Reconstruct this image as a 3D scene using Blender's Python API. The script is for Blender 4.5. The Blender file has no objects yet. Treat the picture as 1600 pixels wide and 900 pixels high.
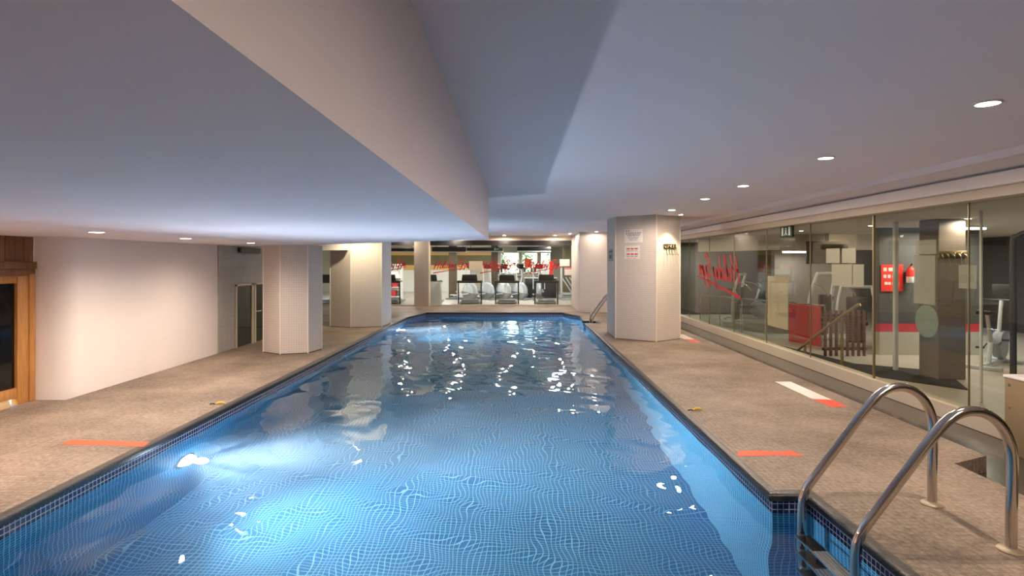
import bpy, bmesh, math, random
from mathutils import Vector, Matrix
random.seed(7)
PI = math.pi
S = bpy.context.scene
C = S.collection
H = 1.6            # eye height above the deck
FP = 900.0         # focal length in pixels of a 1600 px wide frame

# ------------------------------------------------------------------ materials
def nmat(name):
    m = bpy.data.materials.new(name); m.use_nodes = True
    nt = m.node_tree
    return m, nt, nt.nodes['Principled BSDF'], nt.nodes['Material Output']

def mat(name, col, rough=0.5, metal=0.0, spec=0.5, emit=None, es=0.0, noise=0.0, nscale=8.0, bump=0.0, bscale=40.0, coat=0.0):
    m, nt, b, o = nmat(name)
    b.inputs['Base Color'].default_value = (*col, 1)
    b.inputs['Roughness'].default_value = rough
    b.inputs['Metallic'].default_value = metal
    b.inputs['Specular IOR Level'].default_value = spec
    b.inputs['Coat Weight'].default_value = coat
    if emit:
        b.inputs['Emission Color'].default_value = (*emit, 1)
        b.inputs['Emission Strength'].default_value = es
    tc = nt.nodes.new('ShaderNodeTexCoord')
    if noise > 0:
        n = nt.nodes.new('ShaderNodeTexNoise'); n.inputs['Scale'].default_value = nscale
        n.inputs['Detail'].default_value = 4
        nt.links.new(tc.outputs['Object'], n.inputs['Vector'])
        mx = nt.nodes.new('ShaderNodeMix'); mx.data_type = 'RGBA'
        mx.inputs[6].default_value = (*[c * (1 - noise) for c in col], 1)
        mx.inputs[7].default_value = (*[min(1, c * (1 + noise)) for c in col], 1)
        nt.links.new(n.outputs['Fac'], mx.inputs[0])
        nt.links.new(mx.outputs[2], b.inputs['Base Color'])
    if bump > 0:
        n2 = nt.nodes.new('ShaderNodeTexNoise'); n2.inputs['Scale'].default_value = bscale
        n2.inputs['Detail'].default_value = 3
        nt.links.new(tc.outputs['Object'], n2.inputs['Vector'])
        bp = nt.nodes.new('ShaderNodeBump'); bp.inputs['Strength'].default_value = bump
        bp.inputs['Distance'].default_value = 0.01
        nt.links.new(n2.outputs['Fac'], bp.inputs['Height'])
        nt.links.new(bp.outputs['Normal'], b.inputs['Normal'])
    return m

def tile_mat(name, c1, c2, grout, size, gw, rough=0.25, grough=0.7, bump=0.3, spec=0.5, var=0.0):
    m, nt, b, o = nmat(name)
    tc = nt.nodes.new('ShaderNodeTexCoord')
    br = nt.nodes.new('ShaderNodeTexBrick')
    br.offset = 0.0; br.squash = 1.0
    br.inputs['Color1'].default_value = (*c1, 1)
    br.inputs['Color2'].default_value = (*c2, 1)
    br.inputs['Mortar'].default_value = (*grout, 1)
    br.inputs['Scale'].default_value = 1.0
    br.inputs['Mortar Size'].default_value = gw
    br.inputs['Mortar Smooth'].default_value = 0.15
    br.inputs['Brick Width'].default_value = size
    br.inputs['Row Height'].default_value = size
    nt.links.new(tc.outputs['UV'], br.inputs['Vector'])
    nt.links.new(br.outputs['Color'], b.inputs['Base Color'])
    mr = nt.nodes.new('ShaderNodeMapRange')
    mr.inputs['To Min'].default_value = rough; mr.inputs['To Max'].default_value = grough
    nt.links.new(br.outputs['Fac'], mr.inputs['Value'])
    nt.links.new(mr.outputs['Result'], b.inputs['Roughness'])
    b.inputs['Specular IOR Level'].default_value = spec
    if bump > 0:
        bp = nt.nodes.new('ShaderNodeBump'); bp.inputs['Strength'].default_value = bump
        bp.inputs['Distance'].default_value = 0.002; bp.invert = True
        nt.links.new(br.outputs['Fac'], bp.inputs['Height'])
        nt.links.new(bp.outputs['Normal'], b.inputs['Normal'])
    return m

def deck_mat(name, base, dark):
    m, nt, b, o = nmat(name)
    L = nt.links.new
    tc = nt.nodes.new('ShaderNodeTexCoord')
    n1 = nt.nodes.new('ShaderNodeTexNoise'); n1.inputs['Scale'].default_value = 1.1; n1.inputs['Detail'].default_value = 6; n1.inputs['Roughness'].default_value = 0.65
    n2 = nt.nodes.new('ShaderNodeTexNoise'); n2.inputs['Scale'].default_value = 26; n2.inputs['Detail'].default_value = 5; n2.inputs['Roughness'].default_value = 0.7
    L(tc.outputs['Object'], n1.inputs['Vector']); L(tc.outputs['Object'], n2.inputs['Vector'])
    add = nt.nodes.new('ShaderNodeMath'); add.operation = 'ADD'
    L(n1.outputs['Fac'], add.inputs[0]); L(n2.outputs['Fac'], add.inputs[1])
    mr = nt.nodes.new('ShaderNodeMapRange'); mr.inputs['From Min'].default_value = 0.72; mr.inputs['From Max'].default_value = 1.22
    L(add.outputs[0], mr.inputs['Value'])
    br = nt.nodes.new('ShaderNodeTexBrick'); br.offset = 0; br.inputs['Scale'].default_value = 1
    br.inputs['Brick Width'].default_value = 0.045; br.inputs['Row Height'].default_value = 0.045
    br.inputs['Mortar Size'].default_value = 0.006; br.inputs['Mortar Smooth'].default_value = 0.9
    br.inputs['Color1'].default_value = (1, 1, 1, 1); br.inputs['Color2'].default_value = (.86, .86, .86, 1); br.inputs['Mortar'].default_value = (.70, .69, .68, 1)
    nz = nt.nodes.new('ShaderNodeTexNoise'); nz.inputs['Scale'].default_value = 9
    L(tc.outputs['Object'], nz.inputs['Vector'])
    vm = nt.nodes.new('ShaderNodeVectorMath'); vm.operation = 'MULTIPLY_ADD'
    vm.inputs[1].default_value = (.02, .02, .02)
    L(nz.outputs['Color'], vm.inputs[0]); L(tc.outputs['Object'], vm.inputs[2])
    L(vm.outputs[0], br.inputs['Vector'])
    mx = nt.nodes.new('ShaderNodeMix'); mx.data_type = 'RGBA'
    mx.inputs[6].default_value = (*dark, 1); mx.inputs[7].default_value = (*base, 1)
    L(mr.outputs['Result'], mx.inputs[0])
    mul = nt.nodes.new('ShaderNodeMix'); mul.data_type = 'RGBA'; mul.blend_type = 'MULTIPLY'; mul.inputs[0].default_value = 0.8
    L(mx.outputs[2], mul.inputs[6]); L(br.outputs['Color'], mul.inputs[7])
    L(mul.outputs[2], b.inputs['Base Color'])
    b.inputs['Roughness'].default_value = 0.55
    b.inputs['Specular IOR Level'].default_value = 0.35
    add2 = nt.nodes.new('ShaderNodeMath'); add2.operation = 'MULTIPLY_ADD'; add2.inputs[1].default_value = 0.6
    L(n2.outputs['Fac'], add2.inputs[0])
    inv = nt.nodes.new('ShaderNodeMath'); inv.operation = 'SUBTRACT'; inv.inputs[0].default_value = 1
    L(br.outputs['Fac'], inv.inputs[1]); L(inv.outputs[0], add2.inputs[2])
    bp = nt.nodes.new('ShaderNodeBump'); bp.inputs['Strength'].default_value = 0.55; bp.inputs['Distance'].default_value = 0.006
    L(add2.outputs[0], bp.inputs['Height']); L(bp.outputs['Normal'], b.inputs['Normal'])
    return m

def glass_mat(name, tint, refl=1.0, ior=1.5):
    m, nt, b, o = nmat(name); nt.nodes.remove(b)
    tr = nt.nodes.new('ShaderNodeBsdfTransparent'); tr.inputs['Color'].default_value = (*tint, 1)
    gl = nt.nodes.new('ShaderNodeBsdfGlossy'); gl.inputs['Roughness'].default_value = 0.0
    fr = nt.nodes.new('ShaderNodeLayerWeight'); fr.inputs['Blend'].default_value = .5
    pw = nt.nodes.new('ShaderNodeMath'); pw.operation = 'POWER'; pw.inputs[1].default_value = 5
    mu = nt.nodes.new('ShaderNodeMath'); mu.operation = 'MULTIPLY_ADD'; mu.inputs[1].default_value = .95 * refl; mu.inputs[2].default_value = .04 * refl
    mix = nt.nodes.new('ShaderNodeMixShader')
    nt.links.new(fr.outputs['Facing'], pw.inputs[0]); nt.links.new(pw.outputs[0], mu.inputs[0]); nt.links.new(mu.outputs[0], mix.inputs[0])
    nt.links.new(tr.outputs[0], mix.inputs[1]); nt.links.new(gl.outputs[0], mix.inputs[2])
    nt.links.new(mix.outputs[0], o.inputs['Surface'])
    return m

def frost_mat(name, col, alpha):
    m, nt, b, o = nmat(name)
    b.inputs['Base Color'].default_value = (*col, 1); b.inputs['Roughness'].default_value = 0.7
    b.inputs['Alpha'].default_value = alpha
    return m

def water_mat():
    m, nt, b, o = nmat('pool_water'); nt.nodes.remove(b)
    g = nt.nodes.new('ShaderNodeBsdfGlass'); g.inputs['IOR'].default_value = 1.333
    g.inputs['Roughness'].default_value = 0.0; g.inputs['Color'].default_value = (0.96, 0.985, 1.0, 1)
    nt.links.new(g.outputs[0], o.inputs['Surface'])
    return m

def wood_mat(name, c1, c2, scale=6.0, rough=0.45, axis='Z'):
    m, nt, b, o = nmat(name)
    L = nt.links.new
    tc = nt.nodes.new('ShaderNodeTexCoord'); mp = nt.nodes.new('ShaderNodeMapping')
    mp.inputs['Scale'].default_value = (1, 1, .07) if axis == 'Z' else (1, .07, 1)
    L(tc.outputs['Object'], mp.inputs['Vector'])
    n = nt.nodes.new('ShaderNodeTexNoise'); n.inputs['Scale'].default_value = scale * 5; n.inputs['Detail'].default_value = 6; n.inputs['Distortion'].default_value = 1.2
    L(mp.outputs[0], n.inputs['Vector'])
    n2 = nt.nodes.new('ShaderNodeTexNoise'); n2.inputs['Scale'].default_value = 5.0
    L(tc.outputs['Object'], n2.inputs['Vector'])
    ad = nt.nodes.new('ShaderNodeMath'); ad.operation = 'MULTIPLY_ADD'; ad.inputs[1].default_value = .35
    L(n2.outputs['Fac'], ad.inputs[0]); L(n.outputs['Fac'], ad.inputs[2])
    mr = nt.nodes.new('ShaderNodeMapRange'); mr.inputs['From Min'].default_value = .45; mr.inputs['From Max'].default_value = .9
    L(ad.outputs[0], mr.inputs['Value'])
    mx = nt.nodes.new('ShaderNodeMix'); mx.data_type = 'RGBA'
    mx.inputs[6].default_value = (*c1, 1); mx.inputs[7].default_value = (*c2, 1)
    L(mr.outputs[0], mx.inputs[0]); L(mx.outputs[2], b.inputs['Base Color'])
    b.inputs['Roughness'].default_value = rough
    bp = nt.nodes.new('ShaderNodeBump'); bp.inputs['Strength'].default_value = .15; bp.inputs['Distance'].default_value = .002
    L(n.outputs['Fac'], bp.inputs['Height']); L(bp.outputs['Normal'], b.inputs['Normal'])
    return m

TILE = 0.04
M = dict(
    ceil=mat('ceiling_paint', (.86, .79, .81), .85, noise=.03, nscale=1.2, bump=.04, bscale=6),
    white=mat('white_wall_paint', (.87, .79, .75), .75, noise=.03, nscale=2.0, bump=.05, bscale=14),
    cream=mat('cream_plaster', (.58, .50, .395), .75, noise=.05, nscale=2.0),
    greywall=tile_mat('grey_wall_tile', (.46, .43, .39), (.42, .39, .36), (.36, .34, .31), .15, .004, .5),
    pool=tile_mat('blue_pool_mosaic', (.008, .215, .52), (.011, .25, .58), (.34, .72, .88), TILE, .0036, .55, .75, bump=.15, spec=.15),
    navy=tile_mat('navy_waterline_mosaic', (.008, .016, .07), (.012, .022, .09), (.40, .42, .50), TILE, .0035, .2, .6, bump=.15),
    coping=mat('dark_wet_coping_stone', (.035, .032, .030), .38, noise=.5, nscale=30, bump=.5, bscale=60),
    deck=deck_mat('stamped_concrete_deck', (.41, .315, .245), (.125, .092, .068)),
    channel=mat('wet_grey_channel', (.065, .057, .048), .16, noise=.4, nscale=5, bump=.12, bscale=30, coat=.3),
    pillar=tile_mat('pale_pillar_mosaic', (.72, .64, .58), (.69, .615, .555), (.56, .50, .45), TILE, .0035, .32, .7, bump=.2),
    edge=mat('pillar_edge_strip', (.82, .74, .66), .35),
    water=water_mat(),
    steel=mat('polished_steel', (.62, .58, .54), .13, 1.0, noise=.05, nscale=20),
    dsteel=mat('brushed_steel', (.45, .42, .38), .3, 1.0),
    brass=mat('bronze_metal', (.40, .33, .20), .35, 1.0),
    flange=mat('cream_flange', (.40, .32, .22), .4, .2),
    black=mat('black_plastic', (.012, .012, .013), .4),
    dark=mat('charcoal_plastic', (.035, .035, .038), .45),
    grey=mat('mid_grey_plastic', (.25, .26, .27), .4),
    silver=mat('silver_grey_plastic', (.52, .56, .60), .35, .2),
    pale=mat('pale_grey_plastic', (.72, .75, .78), .4),
    whitep=mat('white_plastic', (.82, .82, .80), .4),
    pad=mat('white_step_pad', (.75, .72, .66), .6, bump=.4, bscale=200),
    orange=mat('orange_floor_tape', (.80, .10, .035), .55, noise=.2, nscale=30),
    redtape=mat('red_floor_tape', (.80, .10, .06), .35, noise=.15, nscale=25),
    whitetape_glare=mat('white_tape_and_glare', (.86, .78, .74), .3, noise=.08, nscale=40),  # white walkway dash, and the glare painted on the red strips
    red=mat('red_lettering', (.50, .006, .012), .4),
    redpanel=mat('red_panel', (.50, .03, .035), .5),
    redbright=mat('bright_red', (.80, .04, .03), .45),
    yellow=mat('yellow_plastic', (.75, .50, .06), .5),
    wood=wood_mat('orange_pine', (.40, .17, .045), (.62, .30, .09)),
    wooddark=wood_mat('brown_stained_pine', (.15, .06, .022), (.28, .12, .045)),
    woodpale=wood_mat('pale_pine', (.60, .42, .22), (.75, .56, .32), axis='Y'),
    sglass=mat('dark_sauna_glass', (.006, .005, .005), .05),
    dglass=mat('dark_green_door_glass', (.025, .035, .03), .06),
    frame=mat('cream_door_frame', (.62, .53, .40), .45),
    glass=glass_mat('gym_partition_glass', (.90, .91, .86), .9),
    farglass=glass_mat('far_partition_glass', (.94, .96, .94), .8),
    glassedge=mat('gold_glass_edge', (.36, .30, .17), .3, .6),
    gglass=glass_mat('balustrade_glass', (.80, .84, .82), 1.0),
    paper=mat('white_paper', (.80, .77, .74), .7),
    paperpink=mat('pinkish_paper', (.80, .70, .66), .7),
    ink=mat('dark_grey_ink', (.12, .12, .14), .7),
    redink=mat('red_ink', (.70, .12, .10), .7),
    frost=frost_mat('frosted_film', (.27, .32, .28), .8),
    frost2=frost_mat('pale_translucent_film', (.45, .45, .41), .5),
    frost3=frost_mat('pale_paper_on_glass', (.50, .485, .45), .9),
    signgreen=mat('dark_green_sign', (.012, .045, .025), .4),
    exitgreen=mat('green_sign', (.015, .16, .07), .4),
    signwhite=mat('sign_symbol', (.75, .85, .78), .5),
    gymdark=mat('charcoal_wall', (.075, .072, .068), .6, noise=.15, nscale=3),
    taupe=mat('taupe_wall', (.20, .175, .16), .6, noise=.06, nscale=3),
    carpet=mat('black_carpet', (.018, .017, .016), .95, bump=.4, bscale=200),
    gymfloor=mat('pale_vinyl_floor', (.66, .63, .58), .35, noise=.06, nscale=2),
    gymfloor2=mat('beige_grey_floor', (.42, .38, .33), .4, noise=.1, nscale=2),
    gymrear=mat('rear_gym_wall', (.42, .40, .34), .7, noise=.1, nscale=2),
    gymceil=mat('gym_ceiling', (.66, .62, .54), .8),
    ochre=mat('ochre_wall_band', (.78, .50, .20), .7),
    brown=mat('dark_brown_slat', (.11, .035, .025), .5),
    darkbrown=mat('dark_brown_paint', (.10, .075, .045), .6),
    olive=mat('olive_wall', (.16, .14, .07), .7, noise=.2, nscale=4),
    leaf=mat('green_leaves', (.10, .26, .05), .6, noise=.4, nscale=12),
    boxbeige=mat('beige_cabinet', (.26, .19, .105), .5, noise=.05, nscale=4),
    lampemit=mat('downlight_lens', (1, 1, 1), .5, emit=(1, .90, .78), es=45),
    poolemit=mat('underwater_lens', (1, 1, 1), .5, emit=(.80, .90, 1.0), es=60),
    tubeemit=mat('fluorescent_tube', (1, 1, 1), .5, emit=(1, .97, .90), es=9),
    screen=mat('lit_screen', (.02, .02, .03), .3, emit=(.45, .65, 1.0), es=1.2),
    aluminium=mat('white_aluminium', (.78, .79, .78), .4, .1),
)

# ------------------------------------------------------------------ mesh helpers
def bx(bm, x0, x1, y0, y1, z0, z1, bev=0.0, seg=2):
    vs = [bm.verts.new(p) for p in ((x0, y0, z0), (x1, y0, z0), (x1, y1, z0), (x0, y1, z0), (x0, y0, z1), (x1, y0, z1), (x1, y1, z1), (x0, y1, z1))]
    fs = [bm.faces.new([vs[i] for i in f]) for f in ((3, 2, 1, 0), (4, 5, 6, 7), (0, 1, 5, 4), (1, 2, 6, 5), (2, 3, 7, 6), (3, 0, 4, 7))]
    if bev > 0:
        es = list({e for f in fs for e in f.edges})
        bmesh.ops.bevel(bm, geom=es, offset=bev, segments=seg, profile=.5, affect='EDGES')
    return vs

def prism(bm, poly, z0, z1, bev=0.0):
    b = [bm.verts.new((p[0], p[1], z0)) for p in poly]; t = [bm.verts.new((p[0], p[1], z1)) for p in poly]
    n = len(poly); fs = [bm.faces.new(b[::-1]), bm.faces.new(t)]
    for i in range(n):
        fs.append(bm.faces.new((b[i], b[(i + 1) % n], t[(i + 1) % n], t[i])))
    if bev > 0:
        es = list({e for f in fs for e in f.edges})
        bmesh.ops.bevel(bm, geom=es, offset=bev, segments=2, profile=.5, affect='EDGES')

def plate(bm, prof, axis, a0, a1, bev=0.0):
    """extrude a 2D outline: axis 'x' -> outline in (y,z); 'y' -> outline in (x,z)"""
    def P(p, a): return (a, p[0], p[1]) if axis == 'x' else (p[0], a, p[1])
    b = [bm.verts.new(P(p, a0)) for p in prof]; t = [bm.verts.new(P(p, a1)) for p in prof]
    n = len(prof); fs = [bm.faces.new(b[::-1]), bm.faces.new(t)]
    for i in range(n):
        fs.append(bm.faces.new((b[i], b[(i + 1) % n], t[(i + 1) % n], t[i])))
    bmesh.ops.recalc_face_normals(bm, faces=fs)
    if bev > 0:
        es = list({e for f in fs for e in f.edges})
        bmesh.ops.bevel(bm, geom=es, offset=bev, segments=2, profile=.5, affect='EDGES')

def smooth_pts(pts, sub=6):
    P = [Vector(p) for p in pts]; out = []
    for i in range(len(P) - 1):
        p0 = P[max(i - 1, 0)]; p1 = P[i]; p2 = P[i + 1]; p3 = P[min(i + 2, len(P) - 1)]
        for k in range(sub):
            t = k / sub
            out.append(0.5 * ((2 * p1) + (-p0 + p2) * t + (2 * p0 - 5 * p1 + 4 * p2 - p3) * t * t + (-p0 + 3 * p1 - 3 * p2 + p3) * t ** 3))
    out.append(P[-1]); return out

def tube(bm, pts, r, seg=10, cap=True):
    P = [Vector(p) for p in pts]; n = len(P)
    R = r if isinstance(r, (list, tuple)) else [r] * n
    prev = None; rings = []
    for i in range(n):
        d = (P[min(i + 1, n - 1)] - P[max(i - 1, 0)]).normalized()
        if prev is None:
            a = Vector((0, 0, 1)) if abs(d.z) < .9 else Vector((1, 0, 0))
            u = d.cross(a).normalized()
        else:
            u = (prev - d * prev.dot(d)).normalized()
        prev = u; v = d.cross(u)
        rings.append([bm.verts.new(P[i] + (u * math.cos(2 * PI * k / seg) + v * math.sin(2 * PI * k / seg)) * R[i]) for k in range(seg)])
    for i in range(n - 1):
        for k in range(seg):
            bm.faces.new((rings[i][k], rings[i][(k + 1) % seg], rings[i + 1][(k + 1) % seg], rings[i + 1][k]))
    if cap:
        bm.faces.new(rings[0][::-1]); bm.faces.new(rings[-1])

def rod(bm, a, b, r, seg=10): tube(bm, [a, b], r, seg)

def lathe(bm, prof, axis='z', c=(0, 0, 0), seg=24):
    """profile of (radius, height) turned about an axis through c"""
    c = Vector(c); rings = []
    for (r, h) in prof:
        ring = []
        for k in range(seg):
            a = 2 * PI * k / seg; p, q = r * math.cos(a), r * math.sin(a)
            o = {'z': (p, q, h), 'x': (h, p, q), 'y': (q, h, p)}[axis]
            ring.append(bm.verts.new(c + Vector(o)))
        rings.append(ring)
    for i in range(len(rings) - 1):
        for k in range(seg):
            bm.faces.new((rings[i][k], rings[i][(k + 1) % seg], rings[i + 1][(k + 1) % seg], rings[i + 1][k]))
    if prof[0][0] > 1e-5: bm.faces.new(rings[0][::-1])
    if prof[-1][0] > 1e-5: bm.faces.new(rings[-1])
    bmesh.ops.remove_doubles(bm, verts=[v for r in rings for v in r], dist=1e-6)

def obj(name, bm, m, parent=None, loc=(0, 0, 0), smooth=35, uv=True, recalc=True):
    if recalc: bmesh.ops.recalc_face_normals(bm, faces=bm.faces)
    bm.normal_update()
    if uv:
        lay = bm.loops.layers.uv.new('UVMap')
        for f in bm.faces:
            n = f.normal
            for l in f.loops:
                p = l.vert.co
                if abs(n.z) > .7: l[lay].uv = (p.x, p.y)
                else:
                    t = Vector((-n.y, n.x)); t.normalize()
                    l[lay].uv = (p.x * t.x + p.y * t.y, p.z)
    me = bpy.data.meshes.new(name); bm.to_mesh(me); bm.free()
    me.materials.append(M[m] if isinstance(m, str) else m)
    if smooth:
        me.polygons.foreach_set('use_smooth', [True] * len(me.polygons))
        me.set_sharp_from_angle(angle=math.radians(smooth))
    o = bpy.data.objects.new(name, me); C.objects.link(o); o.location = loc
    if parent: o.parent = parent
    return o

def B(): return bmesh.new()
def tag(o, label, cat, group=None, kind=None):
    o['label'] = label; o['category'] = cat
    if group: o['group'] = group
    if kind: o['kind'] = kind
    return o
def thing(name, label, cat, loc=(0, 0, 0), rz=0, group=None):
    o = bpy.data.objects.new(name, None); C.objects.link(o); o.empty_display_size = .1
    o.location = loc; o.rotation_euler = (0, 0, rz)
    return tag(o, label, cat, group)
def struct(name, bm, m, label=None, cat=None, parent=None, **k):
    o = obj(name, bm, m, parent, **k)
    if not parent:
        o['kind'] = 'structure'
        if label: o['label'] = label; o['category'] = cat
    return o
def dup(root, loc, rz, label, group=None, scale=None):
    def cp(o, par):
        c = o.copy(); C.objects.link(c)
        if par: c.parent = par
        for ch in o.children: cp(ch, c)
        return c
    r = cp(root, None); r.location = loc; r.rotation_euler = (0, 0, rz); r['label'] = label
    if group: r['group'] = group
    if scale: r.scale = scale
    return r
def box_obj(name, m, x0, x1, y0, y1, z0, z1, parent=None, bev=0.0, **k):
    bm = B(); bx(bm, x0, x1, y0, y1, z0, z1, bev); return obj(name, bm, m, parent, **k)
def sbox(name, m, x0, x1, y0, y1, z0, z1, label=None, cat=None, bev=0.0, **k):
    bm = B(); bx(bm, x0, x1, y0, y1, z0, z1, bev); return struct(name, bm, m, label, cat, **k)

# ------------------------------------------------------------------ dimensions of the place
ZC = 2.54      # main ceiling
ZL = 1.89      # low ceiling on the left
ZW = -0.145    # water level
ZF = -1.65     # pool floor
YB = -3.0      # wall behind the photographer
YG = 20.9      # glass front of the gym
XG = 4.74      # glass side of the gym
GF = -0.10     # floor of the side gym
POOL = [(-3.25, .9), (2.01, .9), (2.01, 4.0), (1.76, 4.0), (1.76, 15.0), (2.12, 15.0), (2.12, 15.65), (1.77, 15.65), (1.84, 17.0), (1.42, 18.2), (-2.93, 18.2), (-3.25, 16.7)]
DECK = [(-5.62, YB), (3.46, YB), (3.46, 4.57), (3.86, 4.75), (3.86, 20.9), (-8.2, 20.9), (-8.2, 13.0), (-5.24, 13.0), (-5.24, 6.67), (-5.62, 6.67)]

def offset_poly(poly, d):
    n = len(poly); out = []
    for i in range(n):
        p0, p1, p2 = Vector(poly[i - 1]), Vector(poly[i]), Vector(poly[(i + 1) % n])
        a = (p1 - p0).normalized(); b = (p2 - p1).normalized()
        na, nb = Vector((a.y, -a.x)), Vector((b.y, -b.x))
        k = na + nb; k = k / max(k.dot(na), .3) if k.length > 1e-6 else na
        out.append(tuple(p1 + k * d))
    return out

# ------------------------------------------------------------------ pool basin, coping, deck, water
bm = B()
n = len(POOL)
lo = [bm.verts.new((p[0], p[1], ZF)) for p in POOL]; hi = [bm.verts.new((p[0], p[1], -.15)) for p in POOL]
bm.faces.new(lo)
for i in range(n): bm.faces.new((lo[(i + 1) % n], lo[i], hi[i], hi[(i + 1) % n]))
basin = struct('pool_basin', bm, 'pool', 'pool basin lined with small blue mosaic tiles', 'pool', smooth=0, recalc=False)

bm = B()
a_ = [bm.verts.new((p[0], p[1], -.15)) for p in POOL]; b_ = [bm.verts.new((p[0], p[1], -.05)) for p in POOL]
for i in range(n): bm.faces.new((a_[(i + 1) % n], a_[i], b_[i], b_[(i + 1) % n]))
struct('waterline_band', bm, 'navy', 'dark navy mosaic band at the waterline of the pool', 'tile band', smooth=0, recalc=False)
bm = B()
prof = [(.038, .0015), (-.016, .0015), (-.026, -.003), (-.034, -.014), (-.034, -.044), (-.028, -.053), (.03, -.053)]
rings = []
for (d, z) in prof:
    rings.append([bm.verts.new((p[0], p[1], z)) for p in offset_poly(POOL, d)])
for a, b in zip(rings[:-1], rings[1:]):
    for i in range(n): bm.faces.new((a[i], a[(i + 1) % n], b[(i + 1) % n], b[i]))
coping = struct('pool_coping', bm, 'coping', 'dark wet stone coping around the pool edge', 'coping')

bm = B()
inner = offset_poly(POOL, .03)
def loop(bm, poly, z):
    vs = [bm.verts.new((p[0], p[1], z)) for p in poly]
    return vs, [bm.edges.new((vs[i], vs[(i + 1) % len(vs)])) for i in range(len(vs))]
v1, e1 = loop(bm, DECK, 0.0); v2, e2 = loop(bm, inner, 0.0)
bmesh.ops.triangle_fill(bm, use_beauty=True, use_dissolve=False, edges=e1 + e2)
for vs in (v1, v2):
    dn = [bm.verts.new((v.co.x, v.co.y, -.30)) for v in vs]
    for i in range(len(vs)): bm.faces.new((vs[i], vs[(i + 1) % len(vs)], dn[(i + 1) % len(vs)], dn[i]))
floor = struct('floor', bm, 'deck', 'worn brown stamped concrete pool deck', 'floor', smooth=0)

bm = B(); bx(bm, 3.40, XG + .06, YB, 20.9, -.30, -.13)
struct('floor_channel', bm, 'channel', 'wet grey lower walkway along the glass', 'floor', smooth=0)

# water: real ripples in the surface
def water():
    NX = 5.45; x0, x1, y0, y1 = -3.25, 2.12, .9, 18.2
    xs = [x0 + i * .034 for i in range(int((1.76 - x0) / .034) + 1)]
    xs = [x for x in xs if x < 1.745] + [1.76, 1.80, 1.84, 1.885, 1.925, 1.97, 2.01, 2.06, 2.12]
    ys = []; y = y0
    while y < y1 - .02:
        ys.append(y); y += .034 + max(0, (y - 6)) * .0008
    for s in (4.0, 15.0, 15.65, y1):
        ys = [q for q in ys if abs(q - s) > .014] + [s]
    ys.sort()
    W = []
    rnd = random.Random(11)
    for k in range(32):
        lam = .20 * (1.072 ** k)              # 20 cm ... 1.7 m
        th = rnd.uniform(0, 2 * PI)
        sl = .0085
        q = 2 * PI / lam
        W.append((q * math.cos(th), q * math.sin(th), rnd.uniform(0, 2 * PI), sl / q))
    # rings spreading from two spots
    src = [(-1.2, 2.2, .30), (1.0, 9.5, .42)]
    def hgt(x, y):
        h = 0
        for (a, b, p, A) in W: h += A * math.sin(a * x + b * y + p)
        for (sx, sy, lam) in src:
            r = math.hypot(x - sx, y - sy); q = 2 * PI / lam
            h += .008 / q * math.sin(q * r) * math.exp(-r * .25)
        return h
    def inside(x, y):
        if y < 4.0: return x < 2.01
        if 15.0 < y < 15.65: return x < 2.12
        if y > 15.65: return x < 1.84
        return x < 1.76
    bm = B(); grid = {}
    def V(i, j):
        if (i, j) not in grid: grid[(i, j)] = bm.verts.new((xs[i], ys[j], ZW + hgt(xs[i], ys[j])))
        return grid[(i, j)]
    for j in range(len(ys) - 1):
        for i in range(len(xs) - 1):
            if inside((xs[i] + xs[i + 1]) / 2, (ys[j] + ys[j + 1]) / 2):
                bm.faces.new((V(i, j), V(i + 1, j), V(i + 1, j + 1), V(i, j + 1)))
    o = obj('pool_water', bm, 'water', smooth=180, uv=False, recalc=False)
    return tag(o, 'rippling clear blue water filling the pool', 'water', kind='stuff')
wat = water()

# ------------------------------------------------------------------ ceiling
bm = B(); prism(bm, [(-8.4, YB), (XG + .1, YB), (XG + .1, YG + .1), (-8.4, YG + .1)], ZC, ZC + .1)
ceiling = struct('ceiling', bm, 'ceil', 'pale grey main ceiling', 'ceiling', smooth=0)
bm = B(); prism(bm, [(-5.9, YB), (-.385, YB), (-.385, 7.45), (-3.40, 9.74), (-4.4, 10.5), (-5.24, 11.05), (-5.9, 11.05)], ZL, ZC)
lowc = struct('ceiling_left', bm, 'ceil', 'dropped low ceiling over the left side of pool', 'ceiling', smooth=0)
bm = B(); bx(bm, 4.05, XG + .1, YB, YG, 2.47, ZC)
struct('trim_1', bm, 'ceil', smooth=0)
bm = B(); bx(bm, 4.50, XG + .1, YB, YG, 2.32, 2.445, .012)
struct('trim_2', bm, 'white', smooth=0)
bm = B(); bx(bm, 4.57, XG + .1, YB, YG, 2.22, 2.32, .006)
struct('trim_3', bm, 'cream', smooth=0)
# lintel running left from the far left pillar
bm = B(); bx(bm, -8.2, -4.15, 13.92, 14.25, 1.88, ZC)
struct('trim_4', bm, 'white', smooth=0)
# beige header and dark transom above the far glass
bm = B(); bx(bm, -8.2, 2.05, YG - .06, YG + .10, 2.37, ZC)
struct('trim_5', bm, 'cream', smooth=0)
bm = B(); bx(bm, -8.2, 2.05, YG - .03, YG + .06, 2.19, 2.37)
struct('trim_6', bm, 'black', smooth=0)
bm = B(); bx(bm, -8.2, 2.0, YG - .03, YG + .05, 0, .035)
struct('trim_7', bm, 'frame', smooth=0)

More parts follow.
